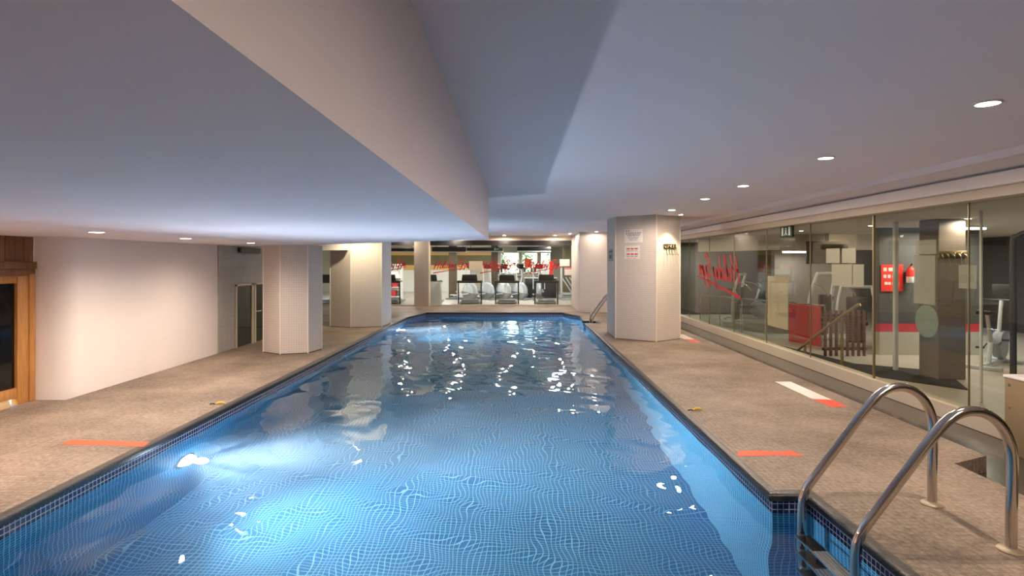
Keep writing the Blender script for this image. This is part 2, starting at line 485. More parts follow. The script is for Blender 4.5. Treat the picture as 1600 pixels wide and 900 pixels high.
# ------------------------------------------------------------------ walls
bm = B(); prism(bm, [(-5.9, 6.67), (-5.60, 6.67), (-5.44, 6.72), (-5.32, 6.79), (-5.26, 6.90), (-5.26, 10.07), (-5.9, 10.07)], -.05, ZL)
struct('wall_left', bm, 'white', 'plain white wall beside the sauna', 'wall', smooth=50)
bm = B(); bx(bm, -5.9, -5.24, 10.07, 13.0, -.05, ZC); bx(bm, -8.4, -5.9, 12.7, 13.0, -.05, ZC)
struct('wall_recess', bm, 'greywall', 'grey tiled wall with the low glazed door', 'wall', smooth=0)
bm = B(); bx(bm, -8.4, -8.2, 13.0, YG, -.05, ZC)
struct('wall_far_left', bm, 'cream', smooth=0)
bm = B(); bx(bm, -6.0, -5.62, YB, 4.3, -.05, ZL)
struct('wall_near_left', bm, 'white', smooth=0)
bm = B(); bx(bm, -6.0, XG + .1, YB - .2, YB, -.3, ZC)
struct('wall_back', bm, 'cream', smooth=0)
bm = B(); bx(bm, -3.72, -3.20, 20.55, YG + .1, 0, 2.5)
tag(obj('glass_wall_column', bm, 'cream', loc=(0, 0, 0), smooth=0), 'plain beige column between the far glass panes', 'column')
bm = B(); bx(bm, 1.93, 3.9, 18.15, YG + .1, 0, ZC, .008)
tag(obj('pillar', bm, 'pillar', smooth=0), 'broad tiled pier at the far right corner of pool', 'pillar')

def pillar(label, poly, top, nedge):
    cx = sum(p[0] for p in poly) / len(poly); cy = sum(p[1] for p in poly) / len(poly)
    t = thing('pillar', label, 'pillar', (cx, cy, 0))
    loc = [(p[0] - cx, p[1] - cy) for p in poly]
    bm = B(); prism(bm, loc, 0, top); obj('shaft', bm, 'pillar', t, smooth=0)
    for k in nedge:
        p = Vector(loc[k]); q = p * (1 - .004 / p.length)
        bm = B(); rod(bm, (q.x, q.y, 0.001), (q.x, q.y, top - .001), .013, 8); obj('corner_strip', bm, 'edge', t)
    bm = B(); prism(bm, [(p[0] * 1.008, p[1] * 1.008) for p in loc], 0, .012); obj('base_trim', bm, 'coping', t, smooth=0)
    return t
P1 = [(-4.52, 10.20), (-4.11, 9.93), (-3.68, 10.08), (-3.60, 10.56), (-3.90, 10.92), (-4.42, 10.78)]
P2 = [(-4.66, 14.25), (-4.08, 14.0), (-3.36, 14.16), (-3.31, 14.95), (-3.62, 15.45), (-4.45, 15.40)]
P3 = [(2.02, 12.0), (2.75, 11.48), (3.36, 11.96), (3.34, 12.75), (2.75, 13.3), (2.02, 13.05)]
pillar('pale mosaic tiled pillar in front of the glazed door on the left', P1, ZL, (0, 1, 2, 3))
pillar('warm lit tiled pillar on the left deck, farther from the camera', P2, ZC, (0, 1, 2, 3))
pillar('tall tiled pillar on the right deck with signs and hooks', P3, ZC, (0, 1, 2, 5))

# ------------------------------------------------------------------ right glass wall
bm = B(); bx(bm, 4.69, XG + .12, YB, YG, -.13, .045, .008)
struct('trim_8', bm, 'cream', smooth=0)
seams = [-3.0, -.4, 1.25, 2.85, 4.45, 6.06, 7.68, 9.35, 11.0, 12.65, 14.3, 15.95, 18.1]
for i in range(len(seams) - 1):
    bm = B(); bx(bm, XG - .005, XG + .005, seams[i] + .004, seams[i + 1] - .004, .045, 2.22)
    o = struct('window_%d' % (i + 1), bm, 'glass', smooth=0)
    bm = B(); w = .012 if abs(seams[i] - 7.68) < .01 else .005
    bx(bm, XG - .006 - w * .6, XG + .006 + w * .6, seams[i] - w, seams[i] + w, .045, 2.22)
    obj('edge_strip', bm, 'glassedge', o, smooth=0)
bm = B(); bx(bm, XG - .01, XG + .1, 18.1, YG, .045, 2.22)
struct('wall_right', bm, 'gymdark', smooth=0)
# far glass panes
fx = [-8.2, -6.6, -5.2, -3.72, None, -3.20, -1.9, -.25, .93, 2.0]
k = 20
for a, b in zip(fx[:-1], fx[1:]):
    if a is None or b is None: continue
    bm = B(); bx(bm, a + .003, b - .003, YG - .005, YG + .005, .035, 2.19)
    struct('window_%d' % k, bm, 'farglass', smooth=0); k += 1

# ------------------------------------------------------------------ downlights
def downlight_proto():
    t = thing('downlight', 'x', 'ceiling light', (0, 0, 0))
    bm = B(); lathe(bm, [(.060, -.001), (.074, -.001), (.074, -.007), (.067, -.011), (.060, -.010), (.060, -.001)], 'z', (0, 0, 0), 28)
    obj('trim_ring', bm, 'whitep', t)
    bm = B(); lathe(bm, [(.0, -.013), (.035, -.012), (.060, -.008), (.060, -.002), (0, -.002)], 'z', (0, 0, 0), 28)
    obj('lens', bm, 'lampemit', t)
    return t
def spot(x, y, z, W, col=(1, .815, .65), ang=178, blend=.35, r=.05, tgt=None):
    l = bpy.data.lights.new('spot', 'SPOT'); l.energy = W; l.color = col; l.spot_size = math.radians(ang); l.spot_blend = blend; l.shadow_soft_size = r
    o = bpy.data.objects.new('spot_light', l); C.objects.link(o); o.location = (x, y, z)
    if tgt: o.rotation_euler = (Vector(tgt) - Vector((x, y, z))).to_track_quat('-Z', 'Y').to_euler()
    return o
proto = None
def downlight(x, y, z, label, W, group, sc=1.0, **k):
    global proto
    if proto is None:
        proto = downlight_proto(); proto.location = (x, y, z); proto['label'] = label; proto['group'] = group; d = proto
    else: d = dup(proto, (x, y, z), 0, label, group)
    d.scale = (sc, sc, 1)
    spot(x, y, z - .03, W, **k)
RW = 126; LW = 132
for y, lab in ((3.4, 'large glowing downlight at upper right, nearest of the right ceiling row'), (5.19, 'second nearest glowing downlight of the right ceiling row'),
               (7.1, 'third glowing downlight along the right ceiling row'), (8.55, 'fourth glowing downlight along the right ceiling row'),
               (10.4, 'glowing downlight just before the tall right pillar')):
    downlight(2.77, y, ZC, lab, RW, 'downlights in the right ceiling')
for y, lab in ((5.49, 'glowing downlight in low ceiling nearest the sauna'), (6.96, 'middle glowing downlight of the low left ceiling row'),
               (8.66, 'glowing downlight in low ceiling nearest the left pillar')):
    downlight(-4.02, y, ZL, lab, LW, 'downlights in the low left ceiling', ang=166, blend=.9)
for y in (-.2, 1.6): spot(2.77, y, ZC - .03, RW)
for y, k in ((.9, .9), (2.4, 1), (3.95, 1.5)): spot(-4.02, y, ZL - .03, LW * k, ang=166, blend=.9)
downlight(3.22, 11.42, ZC, 'small downlight washing the hook face of right pillar', 90, 'downlights in the right ceiling', .7, col=(1, .86, .55), ang=95)
downlight(2.42, 17.85, ZC, 'small downlight above the broad tiled pier at far end', 22, 'downlights at the far end', .8)
downlight(1.72, 19.2, ZC, 'small far downlight left of the broad tiled pier', 60, 'downlights at the far end', .8)
for x, lab in ((-.5, 'far downlight beside the end of the low ceiling beam'), (1.3, 'far downlight above the exercise bikes, right one in front of glass')):
    downlight(x, 20.4, ZC, lab, 80, 'downlights at the far end', 1.0)
for x, lab in ((-4.1, 'far downlight hidden above the beige column on its left'), (-2.3, 'far downlight hidden above the beige column on its right')):
    downlight(x, 20.4, ZC, lab, 80, 'downlights at the far end', 1.0)
downlight(-3.75, 13.45, ZC, 'downlight washing the warm lit left pillar', 150, 'downlights at the far end', 1.0, col=(1, .84, .55), ang=145, blend=.6)
for y, lab in ((13.9, 'downlight hidden behind the tall right pillar, first one'), (15.7, 'downlight hidden behind the tall right pillar, by the far ladder')):
    downlight(2.77, y, ZC, lab, RW, 'downlights in the right ceiling')

# ------------------------------------------------------------------ underwater lamps
lamps = []
def pool_lamp(y, label):
    t = thing('underwater_lamp', label, 'pool light', (-3.25, y, -.75))
    bm = B(); lathe(bm, [(.135, .001), (.17, .001), (.17, .012), (.155, .022), (.135, .018), (.135, .001)], 'x', (0, 0, 0), 36); obj('rim', bm, 'steel', t)
    bm = B(); lathe(bm, [(.135, .004), (.130, .022), (.105, .07), (.06, .10), (0, .11)], 'x', (0, 0, 0), 36); obj('lens', bm, 'poolemit', t)
    return t
pool_lamp(5.6, 'glowing white underwater lamp near the orange tape on left pool wall')
pool_lamp(15.4, 'glowing underwater lamp below the far left pillar')
def lamp_light(y, W, WB, x=-3.08):
    """spill of the fixture in every direction, and its main beam aimed across and down"""
    if W:
        l = bpy.data.lights.new('underwater', 'SPOT'); l.spot_size = math.radians(150); l.spot_blend = .8; l.energy = W; l.color = (.72, .82, 1.0); l.shadow_soft_size = .06
        o = bpy.data.objects.new('underwater_light', l); C.objects.link(o); o.location = (x, y, -.75); o.rotation_euler = Vector((1, 0, .55)).to_track_quat('-Z', 'Y').to_euler()
        l.cycles.is_caustics_light = True
    l = bpy.data.lights.new('underwater_beam', 'SPOT'); l.energy = WB; l.color = (.80, .93, 1.0); l.spot_size = math.radians(110); l.spot_blend = 1; l.shadow_soft_size = .06
    o = bpy.data.objects.new('underwater_beam', l); C.objects.link(o); o.location = (x, y, -.75)
    o.rotation_euler = Vector((1, -.40, -.16)).to_track_quat('-Z', 'Y').to_euler()
def core_beam(y, W):
    l = bpy.data.lights.new('underwater_core', 'SPOT'); l.energy = W; l.color = (.86, .92, 1.0); l.spot_size = math.radians(66); l.spot_blend = 1; l.shadow_soft_size = .05
    o = bpy.data.objects.new('underwater_core', l); C.objects.link(o); o.location = (-3.10, y, -.75)
    o.rotation_euler = Vector((1, .25, .12)).to_track_quat('-Z', 'Y').to_euler()
lamp_light(5.6, 330, 330); lamp_light(15.4, 330, 300)
core_beam(5.6, 1500); core_beam(15.4, 1700)
m, nt, b_, o_ = nmat('hazy_water'); nt.nodes.remove(b_)
vs = nt.nodes.new('ShaderNodeVolumeScatter'); vs.inputs['Density'].default_value = .11; vs.inputs['Anisotropy'].default_value = .2; vs.inputs['Color'].default_value = (.55, .78, 1, 1)
nt.links.new(vs.outputs[0], o_.inputs['Volume'])
bm = B(); bx(bm, -3.24, 1.75, .92, 18.15, ZF + .01, ZW - .06)
hz = obj('water_depth', bm, m, wat, smooth=0, uv=False)
wat.cycles.is_caustics_caster = True
for o in (ceiling, lowc): o.cycles.is_caustics_receiver = True

# ------------------------------------------------------------------ ladders
def ladder(label, loc, pts, ys, nstep, sx, rz=0, r=.028):
    t = thing('pool_ladder', label, 'ladder', loc, rz)
    for y in ys:
        bm = B(); tube(bm, [(p[0], y, p[1]) for p in smooth_pts([(a, b, 0) for a, b in pts], 5)] if 0 else [Vector((q.x, y, q.y)) for q in smooth_pts([(a, b, 0) for a, b in pts], 6)], r, 18)
        obj('rail', bm, 'steel', t)
        bm = B(); lathe(bm, [(r, .0), (.068, .0), (.068, .006), (.058, .016), (r + .003, .022), (r, .022)], 'z', (pts[0][0], y, 0), 28)
        obj('flange', bm, 'flange', t)
    y0, y1 = min(ys), max(ys)
    for k in range(nstep):
        z = -.265 - .25 * k
        bm = B(); bx(bm, sx - .055, sx + .055, y0 + .02, y1 - .02, z - .022, z, .004)
        st = obj('step', bm, 'steel', t)
        ln = y1 - y0 - .08
        bm = B(); bx(bm, sx - .043, sx + .043, y1 - .04 - ln * .36, y1 - .04, z + .001, z + .005, .001); obj('black_pad', bm, 'black', st)
        bm = B()
        for q in range(4): bx(bm, sx - .043 + q * .0225, sx - .043 + q * .0225 + .018, y0 + .04, y1 - .045 - ln * .36, z + .001, z + .005, .001)
        obj('ribbed_pad', bm, 'pad', st)
    return t
NEAR = [(.0, .0), (.0, .22), (.006, .46), (-.005, .585), (-.055, .69), (-.14, .757), (-.24, .772), (-.335, .735), (-.42, .65), (-.56, .465), (-.70, .28), (-.80, .148), (-.842, .075), (-.862, -.03), (-.865, -.35), (-.865, -.85)]
ladder('steel pool ladder with two curved handrails at near right pool corner', (2.73, 0, 0), NEAR, (3.19, 3.80), 3, -.865)
FARL = [(.0, .0), (.0, .30), (-.01, .50), (-.07, .66), (-.18, .72), (-.30, .68), (-.42, .54), (-.62, .27), (-.70, .12), (-.725, -.02), (-.73, -.35), (-.73, -.8)]
ladder('small steel pool ladder behind the tall right pillar', (2.66, 0, 0), FARL, (15.12, 15.55), 3, -.73)

# ------------------------------------------------------------------ floor tape and small things on the deck
def tape(name, m, poly, label, cat='floor tape', group=None):
    cx = sum(p[0] for p in poly) / len(poly); cy = sum(p[1] for p in poly) / len(poly)
    bm = B(); prism(bm, [(p[0] - cx, p[1] - cy) for p in poly], .0005, .002)
    return tag(obj(name, bm, m, loc=(cx, cy, 0), smooth=0), label, cat, group)
tape('floor_tape', 'orange', [(-4.0, 5.04), (-3.6, 5.02), (-3.24, 4.98), (-3.27, 5.11), (-3.7, 5.15), (-4.02, 5.17)], 'orange floor tape on the left deck above the underwater lamp')
tape('floor_tape', 'orange', [(1.80, 4.74), (2.0, 4.745), (2.12, 4.76), (2.2, 4.75), (2.35, 4.74), (2.31, 4.88), (2.2, 4.855), (2.05, 4.88), (1.86, 4.87)], 'worn orange floor tape at right pool edge near the ladder')
def glare_tape(y0, y1, label, ym):  # red tape; its white part is reflected glare put in as colour
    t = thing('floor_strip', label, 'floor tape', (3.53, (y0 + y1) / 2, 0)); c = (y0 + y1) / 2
    bm = B(); prism(bm, [(-.105, ym - c), (.10, ym - c - .05), (.10, y1 - c), (-.11, y1 - c)], .0005, .002); obj('painted_glare', bm, 'whitetape_glare', t, smooth=0)
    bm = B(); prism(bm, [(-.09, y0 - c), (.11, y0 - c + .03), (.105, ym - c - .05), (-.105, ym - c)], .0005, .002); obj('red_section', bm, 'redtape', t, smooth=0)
glare_tape(6.33, 7.68, 'red floor strip with painted glare on right deck before the glass', 6.72)
glare_tape(11.4, 12.7, 'red strip with painted glare at the foot of tall right pillar', 11.9)
tape('floor_mark', 'whitetape_glare', [(4.02, 6.42), (4.07, 6.42), (4.07, 6.95), (4.02, 6.95)], 'small white dash on the wet walkway by the glass', 'floor mark').location.z = -.13
def tab(x, y, rz, label):
    t = thing('lane_hook', label, 'hook', (x, y, 0.002), rz)
    bm = B(); tube(bm, smooth_pts([(-.03, 0, .006), (0, .01, .016), (.04, .0, .02), (.075, -.01, .008)], 4), [.006 + .008 * math.sin(PI * i / 12) for i in range(13)], 8); obj('yellow_tab', bm, 'yellow', t)
    bm = B(); tube(bm, smooth_pts([(-.09, .01, .006), (-.06, 0, .014), (-.03, 0, .006)], 4), .006, 8); obj('black_end', bm, 'black', t)
tab(-3.36, 6.45, .2, 'small yellow and black hook on the left pool edge')
tab(1.90, 6.18, .3, 'small yellow hook on the right pool edge')

# ------------------------------------------------------------------ sauna
t = thing('sauna_cabin', 'orange pine sauna front with dark glass door at left edge', 'sauna', (-5.62, 5.5, 0))
bm = B(); bx(bm, -.05, .02, .94, 1.165, 0, 1.46, .006); obj('door_post', bm, 'wood', t)
bm = B(); bx(bm, .0, .035, 1.085, 1.165, 0, 1.46, .004); obj('edge_post', bm, 'wood', t)
bm = B()
for i in range(19):
    bx(bm, -.0, .012, -1.2 + i * .1245, -1.2 + i * .1245 + .122, 1.44, ZL - .003, .004)
obj('plank_panel', bm, 'wooddark', t)
bm = B(); bx(bm, 0, .05, -1.2, 1.167, 1.52, 1.60, .005); bx(bm, 0, .03, -1.2, 1.165, 1.44, 1.52, .005); obj('header_beam', bm, 'wooddark', t)
bm = B(); bx(bm, -.05, .02, -1.2, -.30, 0, 1.45, .005); obj('side_panel', bm, 'wood', t)
bm = B(); bx(bm, -.05, .012, -.30, .94, .075, .19, .004); bx(bm, -.05, .012, -.30, .94, 1.36, 1.44, .004); bx(bm, -.05, .012, -.30, -.20, .19, 1.36, .004)
dr = obj('door', bm, 'wood', t)
bm = B(); bx(bm, -.04, -.015, -.20, .94, .19, 1.36); obj('glass', bm, 'sglass', dr, smooth=0)
bm = B(); bx(bm, -.05, .06, -.6, .80, 0.0, .072, .006); obj('threshold', bm, 'woodpale', t)

# ------------------------------------------------------------------ low glazed door and vent on the recess wall
bm = B(); Y0, Y1, DZ = 10.66, 12.35, 1.175
for a, b in ((Y0, Y0 + .03), (11.28, 11.36), (11.40, 11.46), (Y1 - .04, Y1)): bx(bm, -5.25, -5.215, a, b, .0, DZ)
bx(bm, -5.25, -5.215, Y0, Y1, DZ - .03, DZ)
d = struct('door_1', bm, 'frame', 'low double glazed door behind the near left pillar', 'door', smooth=0)
bm = B(); bx(bm, -5.245, -5.232, Y0 + .03, 11.28, .01, DZ - .03); obj('glass', bm, 'dglass', d, smooth=0)
bm = B(); bx(bm, -5.245, -5.232, 11.46, Y1 - .04, .01, DZ - .03); obj('glass', bm, 'dglass', d, smooth=0)
bm = B(); tube(bm, smooth_pts([(-5.21, 11.44, .62), (-5.17, 11.44, .62), (-5.165, 11.5, .62), (-5.165, 11.56, .62)], 4), .009, 8); obj('handle', bm, 'whitep', d)
t = thing('wall_vent', 'dark ventilation grille under the low ceiling above glazed door', 'vent', (-5.24, 11.1, 1.81))
bm = B(); bx(bm, .0, .06, -.36, .48, -.035, .055, .004); obj('housing', bm, 'black', t)
bm = B()
for i in range(4): bx(bm, .06, .068, -.34, .46, -.028 + i * .02, -.020 + i * .02)
obj('slats', bm, 'dark', t, smooth=0)
bm = B(); tube(bm, [(.03, -.42, -.02), (.03, -.40, -.05), (.03, .05, -.065), (.03, .48, -.05)], .008, 8); obj('pipe', bm, 'dsteel', t)

# ------------------------------------------------------------------ signs and hook rack on the right pillar
def face_frame(a, b):
    a, b = Vector(a), Vector(b); u = (b - a).normalized(); nrm = Vector((u.y, -u.x)); L = (b - a).length
    def at(px):
        k = (px - 810) / FP                       # a.x+s*u.x = k*(a.y+s*u.y)
        s = (k * a.y - a.x) / (u.x - k * u.y); return s
    return a, u, nrm, at
def on_face(fr, s, z, out):  # local frame matrix: x along face, y out of face, z up
    a, u, nrm, at = fr; p = a + u * s + nrm * out
    return (p.x, p.y, z), math.atan2(u.y, u.x)
F2 = face_frame(P3[0], P3[1]); F3 = face_frame(P3[1], P3[2]); F1 = face_frame(P3[5], P3[0])
def zpx(fr, s, py):
    Y = (fr[0] + fr[1] * s).y; return H - (py - 409) * Y / FP
def sign(label, fr, px0, px1, py0, py1, rows, sheet='paper'):
    s0, s1 = fr[3](px0), fr[3](px1); sm = (s0 + s1) / 2; w = abs(s1 - s0); zt, zb = zpx(fr, sm, py0), zpx(fr, sm, py1); h = zt - zb
    loc, rz = on_face(fr, sm, zb, 0)
    t = thing('notice', label, 'sign', loc, rz)
    bm = B(); bx(bm, -w / 2, w / 2, -.006, -.0015, 0, h, .001); obj('sheet', bm, sheet, t, smooth=0)
    for m_, items in rows.items():
        for (u0, u1, v0, v1) in items:
            bm = B(); bx(bm, -w / 2 + w * u0, -w / 2 + w * u1, -.0075, -.006, h * v0, h * v1)
            obj('pictogram' if m_ == 'redink' and v1 - v0 > .08 else 'printed_word', bm, m_, t, smooth=0)
rr = random.Random(3)
def words(v0, v1, u0, u1, n):
    out = []; u = u0; step = (u1 - u0) / n
    for i in range(n): out.append((u, u + step * rr.uniform(.6, .88), v0, v1)); u += step
    return out
rows = words(.84, .90, .06, .32, 2)
for v, a, b in ((.70, .05, .96), (.60, .08, .92), (.50, .14, .86)): rows += words(v, v + .05, a, b, 7)
for v, a, b in ((.38, .18, .80), (.28, .22, .78), (.17, .28, .70)): rows += words(v, v + .035, a, b, 6)
sign('white paper notice with dark text, upper sheet on right pillar', F2, 976, 1004, 358, 379, {'ink': rows})
red = []
ik = []
for r0 in (.70, .30):
    for c in range(3):
        red.append((.14 + c * .26, .35 + c * .26, r0 + .02, r0 + .13)); ik += words(r0 - .10, r0 - .055, .14 + c * .26, .35 + c * .26, 2)
sign('white notice with red pictograms, lower sheet on right pillar', F2, 976, 1000, 384, 405, {'redink': red + words(.07, .11, .15, .8, 5), 'ink': ik})
sign('small dark lettered notice on the blue shaded side of right pillar', F1, 951.5, 958, 389, 408, {'ink': words(.72, .86, .1, .9, 2) + words(.2, .5, .2, .8, 1)}, 'frost3')
# hook rack
s = F3[3](1046); loc, rz = on_face(F3, s, zpx(F3, s, 389), 0)
hookr = t = thing('hook_rack', 'bronze hook rack with five hooks on lit face of right pillar', 'hook rack', loc, rz)
bm = B(); bx(bm, -.20, .20, -.014, -.001, .0, .10, .004); obj('plate', bm, 'brass', t)
for i in range(5):
    x = -.17 + i * .085
    bm = B(); tube(bm, smooth_pts([(x, -.014, .05), (x, -.05, .02), (x + .006, -.055, -.06), (x + .01, -.075, -.12), (x + .012, -.10, -.10)], 5), .006, 8)
    obj('hook', bm, 'brass', t)
bm = B()
for i in range(4): tube(bm, [(-.17 + i * .085, -.02, .02), (-.128 + i * .085, -.02, .075), (-.085 + i * .085, -.02, .02)], .004, 6)
obj('lattice', bm, 'dsteel', t)

# ------------------------------------------------------------------ script lettering on the glass
def glyphs():
    G = []
    def add(ox, strokes):
        for st in strokes: G.append([(ox + x + y * .22, y) for x, y in st])
    def oval(cx, cy, rx, ry, n=12): return [(cx + rx * math.sin(2 * PI * i / n), cy + ry * math.cos(2 * PI * i / n)) for i in range(n + 1)]
    x = 0
    add(x, [[(.0, -.12), (.05, .9), (.12, 2.0)], [(.62, -.1), (.66, .9), (.78, 2.15)], [(-.12, .82), (.3, .98), (.9, 1.15)]]); x += .98
    add(x, [oval(.22, .45, .2, .45)]); x += .50
    add(x, [[(.0, .3), (.18, 1.4), (.24, 2.0), (.12, 1.9), (.06, .6), (.14, .0), (.3, .15)]]); x += .36
    add(x, [[(.04, .9), (.04, .25), (.12, .0), (.26, .15)], [(.06, 1.2), (.1, 1.32)]]); x += .32
    add(x, [oval(.2, .42, .19, .42), [(.46, 2.0), (.40, 1.0), (.42, .1), (.55, .1)]]); x += .60
    add(x, [oval(.2, .42, .19, .42), [(.42, .9), (.40, .2), (.52, .05)]]); x += .58
    add(x, [[(.0, .9), (.06, .25), (.2, .1), (.38, .5), (.42, .95)], [(.42, .95), (.36, .0), (.24, -.75), (.05, -.85)]]); x += .92
    add(x, [[(.78, 1.75), (.55, 2.05), (.2, 1.6), (.02, .8), (.15, .1), (.45, .05), (.68, .5), (.72, .95)], [(.4, .9), (.72, .95), (.72, .2), (.60, -.7), (.42, -.95)]]); x += .98
    add(x, [[(.0, .9), (.06, .25), (.2, .1), (.36, .5), (.40, .95)], [(.40, .95), (.34, .0), (.22, -.75), (.05, -.8)]]); x += .58
    add(x, [[(.0, .0), (.04, .9)], [(.04, .6), (.18, .95), (.26, .8), (.26, .0)], [(.26, .6), (.40, .95), (.5, .8), (.52, .15), (.66, .1)]]); x += .75
    return G, x
def ribbon(bm, pts, w, d0, d1):
    P = [Vector((p[0], p[1])) for p in pts]; n = len(P); L = []; R = []
    for i in range(n):
        t = P[min(i + 1, n - 1)] - P[max(i - 1, 0)]
        t = t.normalized() if t.length > 1e-9 else Vector((1, 0))
        k = Vector((-t.y, t.x)) * (w[i] if isinstance(w, list) else w) * .5
        L.append(P[i] + k); R.append(P[i] - k)
    vs = [[bm.verts.new((q.x, d, q.y)) for q in s] for s in (L, R) for d in (d0, d1)]   # L0 L1 R0 R1
    for i in range(n - 1):
        for a, b in ((0, 2), (3, 1), (1, 0), (2, 3)):
            bm.faces.new((vs[a][i], vs[a][i + 1], vs[b][i + 1], vs[b][i]))
    for i in (0, n - 1): bm.faces.new((vs[0][i], vs[1][i], vs[3][i], vs[2][i]))
GL, GW = glyphs()
def lettering(label, loc, rz, width, caph, rise, group=None):
    t = thing('window_lettering', label, 'lettering', loc, rz, group)
    sx = width / GW; sy = caph / 2.0
    bm = B()
    for st in GL:
        q = smooth_pts([(x, y, 0) for x, y in st], 3)
        ribbon(bm, [(p.x * sx, p.y * sy + rise * p.x / GW) for p in q], caph * .125, -.0015, .0)
    obj('words', bm, 'red', t, smooth=0)
    bm = B(); q = smooth_pts([(-.02 * width, -.62 * caph, 0), (.12 * width, -.50 * caph, 0), (.45 * width, -.36 * caph + rise * .4, 0), (.80 * width, -.10 * caph + rise * .5, 0), (1.05 * width, -.04 * caph + rise * .9, 0)], 6)
    ribbon(bm, [(p.x, p.y) for p in q], [caph * (.16 - .11 * i / (len(q) - 1)) for i in range(len(q))], -.0015, .0)
    obj('underline', bm, 'red', t, smooth=0)
# seen from behind on the right glass; reads normally from the gym
lettering('large mirrored red script lettering on the right glass wall', (XG - .007, 12.35, 1.16), PI / 2, 2.75, .54, .10)
for px, w, lab in ((678, 58, 'red script lettering on far glass just right of the beige column'), (751, 55, 'red script lettering in the middle of the far glass'),
                   (824, 55, 'red script lettering at the right end of far glass'), (590, 44, 'red script lettering on far glass left of the beige column')):
    lettering(lab, ((px - 810) / FP * YG, YG - .008, H - 11 * YG / FP), 0, w / FP * YG, .25, .10)

# things stuck on the glass
def on_glass(name, label, cat, m, y0, y1, z0, z1, frame=None, bend=0):
    c = (y0 + y1) / 2
    t = thing(name, label, cat, (XG + .006, c, z0))
    bm = B(); bx(bm, 0, .004, y0 - c, y1 - c, 0, z1 - z0); obj('sheet', bm, m, t, smooth=0)
    if frame:
        bm = B(); w = .035
        for a in ((y0 - c, y1 - c, 0, w), (y0 - c, y1 - c, z1 - z0 - w, z1 - z0), (y0 - c, y0 - c + w, w, z1 - z0 - w), (y1 - c - w, y1 - c, w, z1 - z0 - w)):
            bx(bm, .004, .014, a[0], a[1], a[2], a[3])
        obj('frame', bm, frame, t, smooth=0)
    return t
def GY(px): return FP * XG / (px - 810)
def gz(px, py): return H - (py - 409) * GY(px) / FP
def pg(name, label, cat, m, xa, xb, ya, yb, frame=None):
    mid = (xa + xb) / 2
    return on_glass(name, label, cat, m, GY(xb), GY(xa), gz(mid, yb), gz(mid, ya), frame)
pg('notice_board', 'tall beige framed board on the right glass near the red panel', 'board', 'frame', 1199, 1230, 432, 512, 'cream')
pg('paper_sheet', 'pale sheet on right glass, upper left of the cluster', 'paper', 'frost3', 1290, 1311, 388, 411)
pg('paper_sheet', 'pale sheet on right glass, upper right of the cluster', 'paper', 'frost3', 1315, 1336, 388, 411)
pg('paper_sheet', 'wide pale sheet on right glass, lower left of the cluster', 'paper', 'frost3', 1299, 1330, 413, 447)
pg('paper_sheet', 'narrow pale sheet on right glass beside the gold post', 'paper', 'frost3', 1332, 1349, 413, 448)
pg('paper_sheet', 'translucent square film on right glass above the tall film', 'film', 'frost2', 1430, 1462, 375, 397)
pg('paper_sheet', 'tall translucent film on right glass above the frosted disc', 'film', 'frost2', 1427, 1460, 399, 475)
pg('paper_sheet', 'pale grey square sheet on right glass near the beige cabinet', 'paper', 'frost2', 1497, 1525, 414, 451)
t = thing('frosted_disc', 'round frosted disc on the right glass', 'sticker', (XG + .006, 6.7, .91))
bm = B(); lathe(bm, [(0, 0), (.19, 0), (.19, .003), (0, .003)], 'x', (0, 0, 0), 40); obj('film', bm, 'frost', t, smooth=0)
# exit sign
t = thing('exit_sign', 'dark green exit sign with white running figure at top of glass', 'sign', (XG - .03, 10.1, 2.03))
bm = B(); bx(bm, -.02, .02, -.22, .22, 0, .205, .004); obj('board', bm, 'signgreen', t)
bm = B()
bx(bm, -.0225, -.020, -.16, -.10, .03, .175); bx(bm, -.0225, -.020, .10, .16, .03, .175)
lathe(bm, [(0, -.0225), (.018, -.0225), (.018, -.020), (0, -.020)], 'x', (0, .0, .15), 12)
plate(bm, [(-.025, .07), (.025, .085), (.02, .13), (-.02, .125)], 'x', -.0225, -.020)
plate(bm, [(-.06, .035), (-.03, .035), (.02, .08), (-.02, .085)], 'x', -.0225, -.020)
plate(bm, [(.04, .03), (.065, .035), (.02, .085), (-.01, .07)], 'x', -.0225, -.020)
obj('symbol', bm, 'signwhite', t, smooth=0)

# beige cabinet and pipe at the right edge
t = thing('pump_cabinet', 'beige metal cabinet at the foot of right glass, right edge', 'cabinet', (4.555, 4.82, -.13))
bm = B(); bx(bm, -.125, .125, -.45, .43, 0, .68, .006); obj('body', bm, 'boxbeige', t)
bm = B(); bx(bm, -.132, .132, -.46, .44, .68, .705, .004); obj('lid', bm, 'paper', t)
for z in (.12, .42, .62):
    bm = B(); lathe(bm, [(.0, -.130), (.012, -.130), (.014, -.125)], 'x', (0, .38, z), 12); obj('screw', bm, 'dsteel', t)
t = thing('shower_pipe', 'dark curved steel pipe standing behind the beige cabinet', 'pipe', (4.72, 5.68, .045))
bm = B(); tube(bm, smooth_pts([(.16, 0, -.14), (.16, 0, 1.0), (.16, 0, 1.72), (.175, -.03, 1.80), (.22, -.10, 1.84), (.30, -.25, 1.85)], 6), .028, 12); obj('pipe', bm, 'dark', t)
bm = B(); lathe(bm, [(.028, 0), (.06, 0), (.06, .012), (.028, .015)], 'z', (.16, 0, -.145), 18); obj('foot', bm, 'dark', t)

